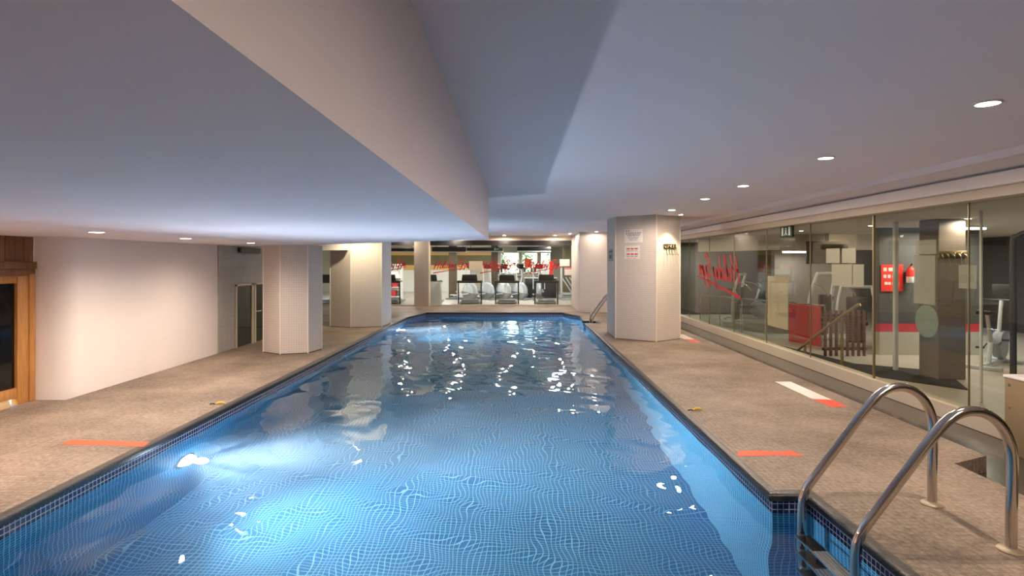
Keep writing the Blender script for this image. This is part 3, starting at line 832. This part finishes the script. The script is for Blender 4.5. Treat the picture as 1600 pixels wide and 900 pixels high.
# ------------------------------------------------------------------ gym shell
GX1 = 12.0; GY1 = 31.0
bm = B(); bx(bm, XG + .12, GX1, YB, YG, -.30, GF)
struct('floor_gym', bm, 'gymfloor2', smooth=0)
bm = B(); bx(bm, -12, GX1, YG + .1, GY1, -.2, 0.0)
struct('floor_gym_far', bm, 'gymfloor', smooth=0)
bm = B(); bx(bm, XG + .11, GX1, YB, YG + .1, 2.22, 2.32)
struct('ceiling_gym', bm, 'gymceil', smooth=0)
bm = B(); bx(bm, -12, GX1, YG + .1, GY1, 2.40, 2.50)
struct('ceiling_gym_far', bm, 'gymceil', smooth=0)
# rear wall of the far gym with window openings on the right
def wall_with_holes(bm, x0, x1, z0, z1, y0, y1, holes):
    xs = sorted({x0, x1, *[h[0] for h in holes], *[h[1] for h in holes]})
    for a, b in zip(xs[:-1], xs[1:]):
        zz = z0
        for h in sorted([h for h in holes if h[0] <= a and h[1] >= b], key=lambda h: h[2]):
            if h[2] > zz: bx(bm, a, b, y0, y1, zz, h[2])
            zz = h[3]
        if zz < z1: bx(bm, a, b, y0, y1, zz, z1)
holes = [(-.95, .05, .95, 2.12), (.18, 1.05, .95, 2.12), (1.18, 1.75, .95, 2.12)]
bm = B(); wall_with_holes(bm, -12, GX1, 0, 2.4, GY1, GY1 + .2, holes)
struct('wall_gym_rear', bm, 'gymrear', smooth=0)
for i, h in enumerate(holes):
    bm = B(); f = .05
    for a in ((h[0], h[1], h[2], h[2] + f), (h[0], h[1], h[3] - f, h[3]), (h[0], h[0] + f, h[2] + f, h[3] - f), (h[1] - f, h[1], h[2] + f, h[3] - f)):
        bx(bm, a[0], a[1], GY1 - .02, GY1 + .1, a[2], a[3])
    w = struct('window_%d' % (40 + i), bm, 'aluminium', smooth=0)
    bm = B(); bx(bm, h[0] + f, h[1] - f, GY1 + .04, GY1 + .05, h[2] + f, h[3] - f); obj('pane', bm, 'farglass', w, smooth=0)
bm = B(); bx(bm, -8.5, -1.4, GY1 - .06, GY1, 1.95, 2.20); bx(bm, -8.5, -1.4, GY1 - .05, GY1, 1.15, 1.42)
struct('trim_9', bm, 'ochre', smooth=0)
bm = B(); bx(bm, -8.5, -1.4, GY1 - .05, GY1, 1.42, 1.95)
struct('trim_10', bm, 'olive', smooth=0)
bm = B(); bx(bm, -8.5, -2.6, GY1 - .05, GY1, 0, 1.15)
struct('trim_12', bm, 'whitep', smooth=0)
bm = B(); bx(bm, 2.1, 4.6, 27.0, 27.2, 0, 2.4)
struct('wall_gym_olive', bm, 'olive', smooth=0)
bm = B(); bx(bm, -12.2, -12, YG, GY1, 0, 2.4)
struct('wall_gym_left', bm, 'pale', smooth=0)
bm = B(); bx(bm, GX1, GX1 + .2, YB, GY1, GF, 2.4)
struct('wall_gym_right', bm, 'gymdark', smooth=0)
bm = B(); prism(bm, [(4.86, 15.6), (5.9, 13.0), (8.5, 13.0), (8.5, 13.2), (6.0, 13.2), (4.95, 15.7)], 1.87, 2.22)
struct('trim_11', bm, 'gymceil', smooth=0)
bm = B(); bx(bm, 4.9, 9.2, 18.6, 18.8, GF, 2.22)
struct('wall_gym_dark', bm, 'gymdark', smooth=0)
bm = B(); bx(bm, 6.05, 7.9, 13.6, 13.8, GF, 2.22)
struct('wall_gym_taupe', bm, 'taupe', smooth=0)
# dark partition with a red stripe over a pale dado
bm = B(); bx(bm, 6.58, 8.4, 10.5, 10.7, .47, 2.22); w = struct('wall_gym_striped', bm, 'gymdark', smooth=0)
bm = B(); bx(bm, 6.58, 8.4, 10.495, 10.7, .32, .47); obj('stripe', bm, 'redpanel', w, smooth=0)
bm = B(); bx(bm, 6.58, 8.4, 10.49, 10.7, GF, .32); obj('dado', bm, 'gymrear', w, smooth=0)
bm = B(); bx(bm, 4.8, GX1, YB - .2, YB, GF, 2.3); struct('wall_gym_near', bm, 'gymdark', smooth=0)
bm = B(); prism(bm, [(4.90, 9.0), (5.95, 7.6), (6.6, 8.9), (5.6, 9.6), (5.42, 10.9), (4.90, 14.6)], GF, GF + .006)
tag(obj('carpet', bm, 'carpet', smooth=0), 'black carpet on the side gym floor behind the right glass', 'carpet')
def column(label, x0, x1, y0, y1, z0, z1, m):
    cx, cy = (x0 + x1) / 2, (y0 + y1) / 2
    bm = B(); bx(bm, x0 - cx, x1 - cx, y0 - cy, y1 - cy, 0, z1 - z0, .01)
    return tag(obj('gym_column', bm, m, loc=(cx, cy, z0), smooth=0), label, 'column')
column('dark brown gym column behind the far left lettering', -3.10, -2.76, 25.6, 25.95, 0, 2.4, 'darkbrown')
column('dark brown gym column left of the exit sign behind far glass', -1.32, -1.0, 28.0, 28.3, 0, 2.4, 'darkbrown')
column('grey metal column behind the gold edged glass post', 5.87, 5.93, 8.98, 9.04, GF, 2.22, 'aluminium')
column('taupe gym column behind the right glass with a hook rack', 6.05, 6.45, 8.3, 8.7, GF, 2.22, 'taupe')
dup(hookr, (6.25, 8.297, 1.66), 0, 'hook rack with five hooks on the taupe column inside the gym')
spot(6.2, 8.0, 2.2, 12, col=(1, .84, .5), ang=120)
column('slim grey metal column behind the pale grey sheet', 5.58, 5.61, 6.95, 6.98, GF, 2.22, 'aluminium')

# ------------------------------------------------------------------ gym machines
def treadmill(label):
    t = thing('treadmill', label, 'treadmill', (0, 0, 0), 0, 'treadmills behind the far glass')
    bm = B(); bx(bm, -.38, .38, .08, 1.52, .03, .10, .02); obj('deck', bm, 'grey', t)
    bm = B(); bx(bm, -.26, .26, .40, 1.50, .101, .106); obj('belt', bm, 'black', t, smooth=0)
    bm = B(); bx(bm, -.32, .32, .10, .38, .10, .17, .03); obj('motor_hood', bm, 'grey', t)
    for s in (-1, 1):
        bm = B(); tube(bm, [(s * .43, .16, 0), (s * .43, .10, .45), (s * .43, .05, .86)], .026, 10); obj('upright', bm, 'dark', t)
        bm = B(); tube(bm, smooth_pts([(s * .42, .05, .86), (s * .42, .3, .88), (s * .42, .58, .84)], 4), .022, 10); obj('handrail', bm, 'dark', t)
    bm = B(); bx(bm, -.47, .47, -.02, .10, .80, .89, .015); obj('crossbar', bm, 'dark', t)
    bm = B(); plate(bm, [(-.30, .89), (.30, .89), (.27, 1.12), (-.27, 1.12)], 'y', -.03, .05, .012); c = obj('console', bm, 'black', t)
    bm = B(); bx(bm, -.20, .20, .052, .056, .94, 1.09); obj('screen', bm, 'screen', c, smooth=0)
    return t
tm = treadmill('black framed treadmill behind the beige column, white cladding')
TP = [(-3.42, 'treadmill partly hidden by the beige column, right of it'), (-1.80, 'treadmill in the middle left behind far glass below the beige sheet'), (-.43, 'treadmill below the middle lettering behind far glass'),
      (1.03, 'treadmill at the right end of the far glass'), (-4.95, 'treadmill behind far glass left of the beige column')]
TP = [(-3.35, TP[0][1]), (-1.83, TP[1][1]), (-.43, TP[2][1]), (1.05, TP[3][1]), (-4.90, TP[4][1]), (-7.32, 'treadmill seen through the gap between the two left pillars')]
for i, (x, lab) in enumerate(TP):
    if i == 0: tm.location = (x, 21.6, 0); tm['label'] = lab
    else: dup(tm, (x, 21.6, 0), 0, lab)
t = thing('white_cabinet', 'plain white cabinet front below the console beside beige column', 'cabinet', (-3.12, 21.35, 0))
bm = B(); bx(bm, -.30, .24, 0, .18, 0, .86, .01); obj('body', bm, 'whitep', t)
bm = B(); bx(bm, -.28, .22, -.006, 0, .03, .82, .002); obj('door', bm, 'pale', t)

def elliptical():
    t = thing('cross_trainer', 'x', 'exercise machine', (0, 0, 0), 0, 'cross trainers behind the treadmills')
    bm = B(); lathe(bm, [(0, -.10), (.30, -.10), (.36, -.06), (.37, 0), (.36, .06), (.30, .10), (0, .10)], 'x', (0, 0, .38), 28); obj('flywheel_housing', bm, 'silver', t)
    bm = B(); lathe(bm, [(.18, -.104), (.26, -.104), (.26, -.10)], 'x', (0, 0, .38), 24); lathe(bm, [(.18, .104), (.26, .104), (.26, .10)], 'x', (0, 0, .38), 24); obj('housing_ring', bm, 'pale', t)
    bm = B(); plate(bm, [(.385 * math.cos(q * PI / 12), .38 + .385 * math.sin(q * PI / 12)) for q in range(13, 25)], 'x', -.105, .105, .01); obj('lower_shell', bm, 'grey', t)
    bm = B(); bx(bm, -.28, .28, -.42, -.34, 0, .06, .01); bx(bm, -.06, .06, -.40, 1.1, .0, .10, .01); bx(bm, -.28, .28, 1.04, 1.12, 0, .06, .01); obj('base', bm, 'grey', t)
    bm = B(); tube(bm, smooth_pts([(0, -.05, .70), (0, -.12, 1.0), (0, -.05, 1.32)], 4), .04, 10); obj('mast', bm, 'silver', t)
    bm = B(); plate(bm, [(-.10, 1.30), (.06, 1.36), (.02, 1.52), (-.08, 1.50)], 'x', -.16, .16, .01); obj('console', bm, 'black', t)
    for s in (-1, 1):
        bm = B(); tube(bm, smooth_pts([(s * .24, -.05, .45), (s * .24, -.02, .9), (s * .24, .02, 1.3), (s * .22, .12, 1.52)], 4), .02, 8); obj('arm_lever', bm, 'pale', t)
        bm = B(); tube(bm, [(s * .16, -.05, .36 + s * .08), (s * .18, .75, .22 + s * .06)], .025, 8); bx(bm, s * .18 - .07, s * .18 + .07, .55, .90, .24 + s * .06, .28 + s * .06, .01); obj('pedal', bm, 'pale', t)
    return t
el = elliptical()
ep = [(-2.02, 24.0, .95, 'silver cross trainer behind treadmill, leftmost of the row'), (-1.33, 24.2, .95, 'silver cross trainer, second from left in the row'), (-.62, 24.2, .95, 'silver cross trainer, third in the row behind far glass'),
      (.06, 24.2, .95, 'silver cross trainer just left of the dark counter'), (.86, 24.15, 0, 'silver cross trainer seen end on before the dark counter')]
for i, (x, y, r, lab) in enumerate(ep):
    if i == 0: el.location = (x, y, 0); el.rotation_euler.z = r; el['label'] = lab
    else: dup(el, (x, y, 0), r, lab)
def bike():
    t = thing('exercise_bike', 'x', 'exercise bike', (0, 0, 0), 0, 'exercise bikes in the gym')
    bm = B(); lathe(bm, [(0, -.06), (.22, -.06), (.24, 0), (.22, .06), (0, .06)], 'x', (0, -.35, .32), 24); obj('flywheel', bm, 'grey', t)
    bm = B(); bx(bm, -.26, .26, -.62, -.54, 0, .06, .01); bx(bm, -.26, .26, .52, .60, 0, .06, .01); tube(bm, [(0, -.58, .06), (0, .56, .06)], .035, 8); tube(bm, [(0, -.35, .3), (0, .1, .45), (0, .25, .06)], .035, 8); obj('frame', bm, 'silver', t)
    bm = B(); tube(bm, [(0, .12, .4), (0, .30, .86)], .03, 8); sp = obj('seat_post', bm, 'dsteel', t)
    bm = B(); plate(bm, [(.16, .86), (.50, .86), (.50, .93), (.16, .90)], 'x', -.10, .10, .02); obj('seat', bm, 'black', t)
    bm = B(); tube(bm, [(0, -.25, .4), (0, -.42, 1.05)], .03, 8); obj('stem', bm, 'silver', t)
    bm = B(); tube(bm, smooth_pts([(-.22, -.12, 1.12), (-.22, -.38, 1.06), (0, -.44, 1.06), (.22, -.38, 1.06), (.22, -.12, 1.12)], 4), .018, 8); obj('handlebar', bm, 'black', t)
    bm = B(); plate(bm, [(-.50, 1.10), (-.44, 1.12), (-.42, 1.32), (-.47, 1.32)], 'x', -.13, .13, .008); obj('console', bm, 'dark', t)
    for s in (-1, 1):
        bm = B(); tube(bm, [(s * .08, .02, .36), (s * .09, .02 + s * .15, .36 - s * .06)], .014, 6); bx(bm, s * .13 - .05, s * .13 + .05, -.02 + s * .15, .06 + s * .15, .35 - s * .06, .38 - s * .06); obj('pedal', bm, 'dark', t)
    return t
bk = bike()
bp = [(-.85, 27.0, 0, 0, 'far exercise bike behind the cross trainers, left one'), (.10, 27.0, 0, .2, 'far exercise bike behind the cross trainers, middle one'), (.85, 27.1, 0, -.3, 'far exercise bike under the window, right one'),
      (6.7, 17.0, GF, 1.2, 'exercise bike behind the mirrored lettering'), (7.75, 9.4, GF, 2.2, 'exercise bike behind right glass near the fire extinguisher'), (9.4, 8.6, GF, .7, 'dim exercise bike behind the right end of the glass')]
for i, (x, y, z, r, lab) in enumerate(bp):
    if i == 0: bk.location = (x, y, z); bk.rotation_euler.z = r; bk['label'] = lab
    else: dup(bk, (x, y, z), r, lab)
# weight machines
def weight_machine(name, label, loc, rz, tall=1.45, m='pale'):
    t = thing(name, label, 'weight machine', loc, rz)
    bm = B()
    for x in (-.35, .35): bx(bm, x - .04, x + .04, -.30, .30, 0, .06, .008)
    bx(bm, -.35, .35, -.04, .04, 0.0, .06, .008); obj('base', bm, m, t)
    for x in (-.33, .33):
        bm = B(); tube(bm, smooth_pts([(x, .05, .05), (x * 1.02, .02, tall * .6), (x * .8, -.12, tall)], 4), .035, 10); obj('upright', bm, m, t)
    bm = B(); tube(bm, [(-.27, -.12, tall), (.27, -.12, tall)], .035, 10); obj('top_bar', bm, m, t)
    bm = B()
    for k in range(9): bx(bm, -.14, .14, .0, .12, .10 + k * .055, .148 + k * .055, .004)
    obj('weight_stack', bm, 'dark', t)
    bm = B(); bx(bm, -.2, .2, -.45, -.10, .42, .50, .03); bx(bm, -.18, .18, -.12, -.05, .52, 1.0, .03); obj('seat', bm, 'black', t)
    for s in (-1, 1):
        bm = B(); tube(bm, smooth_pts([(s * .30, -.08, tall * .85), (s * .42, -.35, tall * .80), (s * .40, -.50, tall * .68)], 4), .02, 8); obj('arm', bm, 'steel', t)
    return t
weight_machine('weight_machine', 'white weight machine with dark seat behind slatted screen', (6.6, 12.55, GF), .4)
weight_machine('weight_machine', 'grey weight machine behind the red wall poster side', (6.72, 11.45, GF), 2.6, 1.2, 'silver')
weight_machine('weight_machine', 'white weight machine behind the mirrored lettering near railing', (6.1, 16.0, GF), .9, 1.35)
weight_machine('weight_machine', 'dim dark weight machine behind the right glass near beige cabinet', (7.2, 6.0, GF), 1.9, 1.3, 'grey')
t = thing('plate_rack', 'dark rack of diagonal bars at right end of far gym', 'rack', (2.12, 24.2, 0))
bm = B(); bx(bm, -.35, .45, -.3, .3, 0.0, .10, .01); bx(bm, -.35, .45, -.3, .3, .22, .30, .01); obj('base', bm, 'silver', t)
for k in range(3):
    bm = B(); tube(bm, [(-.30 + k * .16, -.1, .95), (.12 + k * .16, .0, .30)], .025, 8); obj('bar', bm, 'pale', t)
bm = B(); tube(bm, [(-.33, -.2, .1), (-.33, -.2, 1.35)], .04, 10); obj('post', bm, 'pale', t)
bm = B(); tube(bm, [(.4, .2, .1), (.4, .2, 1.1)], .04, 10); obj('post', bm, 'dark', t)

# far gym: hanging panels, exit sign, sheets on glass, banner
def hang(label, x0, x1, y, z0, z1, m='black'):
    t = thing('ceiling_panel', label, 'panel', ((x0 + x1) / 2, y, z0), 0, 'dark panels hanging in the far gym'); w = (x1 - x0) / 2
    bm = B(); bx(bm, -w, w, 0, .3, 0.02, z1 - z0, .008); obj('housing', bm, m, t)
    bm = B(); bx(bm, -w, w, -.005, .3, -.02, .019); obj('pale_edge', bm, 'pale', t, smooth=0)
    bm = B()
    for s in (-1, 1): rod(bm, (s * w * .8, .15, z1 - z0), (s * w * .8, .15, 2.40 - z0), .012, 6)
    obj('hanger', bm, 'dark', t)
hang('dark hanging panel above the cabinet beside the beige column', -3.45, -2.10, 23, 1.99, 2.19)
hang('dark hanging panel beside the green exit sign', -2.08, -.62, 23.2, 2.02, 2.16)
hang('dark hanging panel at right end of the far gym', -.05, 1.30, 23, 2.02, 2.20)
hang('dark hanging panel left of the beige column', -5.4, -4.15, 23, 2.0, 2.14)
t = thing('exit_sign', 'small green exit sign hanging inside the far gym', 'sign', (-.86, 22.6, 2.02))
bm = B(); bx(bm, -.11, .11, -.02, .02, 0, .15, .004); obj('board', bm, 'exitgreen', t)
bm = B(); bx(bm, -.08, -.03, -.022, -.02, .03, .12); bx(bm, .0, .07, -.022, -.02, .055, .095); obj('symbol', bm, 'signwhite', t, smooth=0)
bm = B(); rod(bm, (0, 0, .15), (0, 0, .38), .008, 6); obj('hanger', bm, 'dark', t)
def FX(px): return (px - 810) / FP * YG
def FZ(py): return H - (py - 409) * YG / FP
def fg(name, label, cat, m, xa, xb, ya, yb):
    c = (FX(xa) + FX(xb)) / 2
    bm = B(); bx(bm, FX(xa) - c, FX(xb) - c, -.004, 0, 0, FZ(ya) - FZ(yb))
    return tag(obj(name, bm, m, loc=(c, YG - .0065, FZ(yb)), smooth=0), label, cat)
fg('paper_sheet', 'beige sheet stuck on far glass above the middle treadmill', 'paper', 'frame', 733, 754, 408, 422)
fg('paper_sheet', 'white sheet on far glass at right end, upper one', 'paper', 'paper', 874.5, 890, 405, 416)
t = fg('paper_sheet', 'white sheet with red top edge on far glass, lower right', 'paper', 'paper', 882, 896.5, 418.5, 430)
bm = B(); bx(bm, -.16, .16, -.006, -.0045, .22, .255); obj('red_edge', bm, 'redbright', t, smooth=0)
def banner(label, x0, x1, y, z0, z1, m, name='banner'):
    bm = B(); w = (x1 - x0) / 2; bx(bm, -w, w, -.01, .01, 0, z1 - z0, .002)
    return tag(obj(name, bm, m, loc=((x0 + x1) / 2, y, z0), smooth=0), label, 'banner')
o = banner('white banner standing near the far windows', 1.15, 1.48, 28.1, 0, 1.75, 'whitep')
o = banner('red vertical banner standing beside the white one', 1.50, 1.70, 28.1, 0, 1.62, 'redbright')
o = banner('orange poster on the far gym window', .32, .72, GY1 - .011, 1.28, 1.75, 'orange', 'poster')
# counter and shelving on the left of the far gym
t = thing('shelf_unit', 'white shelf unit with red boxes behind the left far glass', 'shelf', (-5.6, 24.5, 0))
bm = B()
for x in (-.6, .6): bx(bm, x - .02, x + .02, 0, .4, 0, 1.5)
for z in (.1, .5, .9, 1.46): bx(bm, -.58, .58, 0, .4, z, z + .03)
bx(bm, -.58, .58, .38, .4, 0, 1.5); obj('frame', bm, 'whitep', t, smooth=0)
for k, (x, z) in enumerate(((-.25, .53), (.05, .53), (.33, .53), (-.15, .13), (.25, .13))):
    bm = B(); bx(bm, x - .12, x + .12, .05, .35, z, z + .24, .01)
    tag(obj('storage_box', bm, 'redpanel', loc=(-5.6, 24.5, 0), smooth=0), 'red box on the white shelf unit in far gym', 'box', 'red boxes on the white shelf unit')
t = thing('reception_counter', 'dark counter with pale top behind the right end treadmill', 'counter', (1.0, 25.4, 0))
bm = B(); bx(bm, -.7, .68, 0, .5, 0, .86, .01); obj('body', bm, 'dark', t)
bm = B(); bx(bm, -.73, .71, -.03, .53, .86, .90, .005); obj('counter_top', bm, 'whitep', t)
# bushes outside the windows
for i, (x, lab) in enumerate(((-1.1, 'green bush outside the left far window'), (.45, 'green bush outside the middle far window'), (2.0, 'green bush outside the right far window'))):
    bm = B(); r2 = random.Random(i)
    for k in range(260):
        a, b = r2.uniform(0, 2 * PI), r2.uniform(0, PI); c = Vector((math.cos(a) * math.sin(b) * .7, math.sin(a) * math.sin(b) * .5, 1.2 + math.cos(b) * 1.0)) * r2.uniform(.75, 1.0)
        u = Vector((r2.gauss(0, 1), r2.gauss(0, 1), r2.gauss(0, 1))).normalized() * .12; v = u.cross(Vector((r2.gauss(0, 1), r2.gauss(0, 1), 1))).normalized() * .05
        bm.faces.new([bm.verts.new(c + q) for q in (-u, v, u, -v)])
    tube(bm, [(0, 0, -.2), (0, 0, 1.0)], .03, 6)
    tag(obj('bush', bm, 'leaf', loc=(x, GY1 + 1.8, 0), smooth=0, recalc=False), lab, 'bush')
bm = B(); bx(bm, -6, 8, GY1 + .2, GY1 + 12, -.4, -.2); struct('ground', bm, 'gymfloor2', smooth=0)

# ------------------------------------------------------------------ side gym: balustrade, red panel, handrail, slats, extinguisher ...
RA, RB = Vector((4.86, 15.4)), Vector((6.12, 11.5))
t = thing('glass_balustrade', 'glass balustrade with steel top rail behind the right glass', 'railing', (RA.x, RA.y, GF)); D = RB - RA; u = D.normalized(); nn = Vector((-u.y, u.x))
bm = B(); rod(bm, (0, 0, .82), (D.x, D.y, .82), .02, 10); obj('top_rail', bm, 'steel', t)
for k in range(6):
    p = D * (k / 5.0); bm = B(); rod(bm, (p.x, p.y, 0), (p.x, p.y, .81), .014, 8); obj('post', bm, 'dsteel', t)
for k in range(5):
    a, b = D * ((k + .06) / 5.0), D * ((k + .94) / 5.0); q = nn * .005
    bm = B(); prism(bm, [(a.x - q.x, a.y - q.y), (b.x - q.x, b.y - q.y), (b.x + q.x, b.y + q.y), (a.x + q.x, a.y + q.y)], .06, .78); obj('glass_panel', bm, 'gglass', t, smooth=0)
a = RA + D * .78 - nn * .04; b = RA + D * .985 - nn * .04
bm = B(); c = (a + b) / 2; q = nn * .012
prism(bm, [(a.x - q.x - c.x, a.y - q.y - c.y), (b.x - q.x - c.x, b.y - q.y - c.y), (b.x + q.x - c.x, b.y + q.y - c.y), (a.x + q.x - c.x, a.y + q.y - c.y)], 0, .80)
tag(obj('red_panel', bm, 'redpanel', loc=(c.x, c.y, GF), smooth=0), 'red panel at the near end of the glass balustrade', 'panel')
t = thing('stair_handrail', 'sloping bronze handrail with two posts behind the right glass', 'handrail', (5.0, 10.4, GF + .007))
bm = B(); tube(bm, smooth_pts([(0, .08, -.0 + .03), (0, -.05, .09), (0, -1.0, .60), (0, -1.86, 1.03), (0, -1.95, 1.04)], 5), .022, 10); obj('rail', bm, 'brass', t)
bm = B(); rod(bm, (0, -1.5, 0), (0, -1.5, .82), .022, 10); obj('post', bm, 'brass', t)
bm = B(); rod(bm, (0, -.35, 0), (0, -.35, .22), .022, 10); obj('post', bm, 'brass', t)
t = thing('slatted_screen', 'low screen of dark red brown upright slats', 'screen', (5.85, 10.35, GF + .007))
for k in range(8):
    bm = B(); bx(bm, -.36 + k * .10, -.36 + k * .10 + .045, -.015, .015, .0, .82, .004); obj('slat', bm, 'brown', t)
bm = B(); bx(bm, -.38, .42, .016, .04, .70, .75, .004); bx(bm, -.38, .42, .016, .04, .10, .15, .004); obj('crossbar', bm, 'brown', t)
t = thing('fire_extinguisher', 'red and white fire extinguisher hung on the striped gym wall', 'fire extinguisher', (7.08, 10.40, 1.22))
bm = B(); lathe(bm, [(0, 0), (.06, .0), (.068, .015), (.068, .11)], 'z', (0, 0, 0), 20); obj('lower_body', bm, 'whitep', t)
bm = B(); lathe(bm, [(.068, .11), (.068, .22), (.055, .26), (.025, .285), (.02, .30), (0, .30)], 'z', (0, 0, 0), 20); obj('upper_body', bm, 'redbright', t)
bm = B(); tube(bm, [(0, 0, .30), (0, -.02, .33), (0, -.07, .345)], .012, 8); tube(bm, smooth_pts([(.02, 0, .31), (.09, 0, .27), (.085, 0, .12)], 4), .008, 6); obj('valve_and_hose', bm, 'black', t)
bm = B(); bx(bm, -.02, .02, .06, .10, .1, .2); obj('bracket', bm, 'dark', t, smooth=0)
def wallposter(label, x0, x1, y, z0, z1, marks):
    t = thing('wall_poster', label, 'poster', ((x0 + x1) / 2, y, z0)); w = (x1 - x0) / 2
    bm = B(); bx(bm, -w, w, -.012, -.002, 0, z1 - z0, .001); obj('sheet', bm, 'redbright', t, smooth=0)
    for (u0, u1, v0, v1) in marks:
        bm = B(); bx(bm, -w + 2 * w * u0, -w + 2 * w * u1, -.0135, -.012, (z1 - z0) * v0, (z1 - z0) * v1)
        obj('printed_word', bm, 'paperpink', t, smooth=0)
wallposter('red poster with pale print on the wall behind gold post', 6.60, 7.00, 10.49, 1.06, 1.55, words(.75, .88, .1, .8, 3) + words(.5, .62, .1, .7, 3) + words(.25, .35, .15, .85, 4))
# fluorescent battens
def batten(label, x, y, z, L, rz, W):
    t = thing('fluorescent_light', label, 'ceiling light', (x, y, z), rz, 'fluorescent lights in the gym')
    bm = B(); bx(bm, -L / 2, L / 2, -.05, .05, .02, .048, .004); obj('housing', bm, 'whitep', t)
    bm = B(); rod(bm, (-L / 2 + .02, 0, 0), (L / 2 - .02, 0, 0), .018, 8); obj('tube', bm, 'tubeemit', t)
    l = bpy.data.lights.new('batten', 'AREA'); l.shape = 'RECTANGLE'; l.size = L; l.size_y = .08; l.energy = W; l.color = (1, .95, .86)
    o = bpy.data.objects.new('batten_light', l); C.objects.link(o); o.location = (x, y, z - .03); o.rotation_euler = (0, 0, rz)
batten('bright fluorescent light over the taupe gym wall', 6.32, 13.1, 1.82, .66, 0, 18)
batten('fluorescent light behind the mirrored lettering', 5.6, 17.4, 2.17, 1.2, 1.2, 60)
batten('fluorescent light above the striped gym wall', 7.6, 9.9, 2.17, .9, 0, 60)
batten('fluorescent light deep in the side gym behind right glass', 9.4, 8.5, 2.17, 1.2, .4, 22)
batten('fluorescent light over the side gym near the striped wall corner', 9.5, 12.5, 2.17, 1.2, .4, 60)
for (x, y) in ((-6.5, 23.5), (-4.4, 23.2), (-2.3, 23.6), (-.2, 23.2), (1.5, 22.6), (-3.4, 27.5), (-1.2, 28.6), (.9, 26.6)):
    spot(x, y, 2.37, 150, col=(1, .95, .88))
# small spots in the side gym ceiling
for (x, y, lab) in ((6.0, 9.8, 'small spot in side gym ceiling near gold post'), (5.6, 11.4, 'small spot in side gym ceiling above the red panel'), (6.4, 8.2, 'small spot in side gym ceiling above the dark column'), (7.3, 7.7, 'small spot in side gym ceiling at the right end')):
    downlight(x, y, 2.22, lab, 30, 'spots in the side gym ceiling', .7)
# screens on the dark gym wall
t = thing('wall_screen', 'black television on the dark gym wall behind the papers', 'television', (6.75, 12.6, 1.55))
bm = B(); bx(bm, -.45, .45, -.03, .03, 0, .5, .008); obj('body', bm, 'black', t)
bm = B(); bx(bm, -.03, .03, -.02, .02, .5, .67); obj('bracket', bm, 'dark', t, smooth=0)

# ------------------------------------------------------------------ world, camera
w = bpy.data.worlds.new('World'); S.world = w; w.use_nodes = True
nt = w.node_tree; bg = nt.nodes['Background']
sky = nt.nodes.new('ShaderNodeTexSky'); sky.sky_type = 'NISHITA'; sky.sun_elevation = math.radians(40); sky.sun_rotation = math.radians(200); sky.sun_disc = False
nt.links.new(sky.outputs[0], bg.inputs[0]); bg.inputs[1].default_value = 1.2

cam = bpy.data.cameras.new('Camera'); co = bpy.data.objects.new('Camera', cam); C.objects.link(co)
co.location = (0, 0, H); co.rotation_euler = (PI / 2, 0, 0)
cam.sensor_width = 36; cam.lens = FP / 1600 * 36
cam.shift_x = -10 / 1600; cam.shift_y = -41 / 1600
cam.clip_start = .05; cam.clip_end = 200
S.camera = co
S.view_settings.view_transform = 'Standard'; S.view_settings.look = 'None'; S.view_settings.gamma = 1; S.view_settings.use_curve_mapping = False
S.view_settings.exposure = 0.0
S.cycles.caustics_reflective = False
S.cycles.caustics_refractive = True
S.cycles.max_bounces = 10; S.cycles.diffuse_bounces = 4; S.cycles.glossy_bounces = 4; S.cycles.transmission_bounces = 6; S.cycles.transparent_max_bounces = 12
S.cycles.sample_clamp_indirect = 25.0
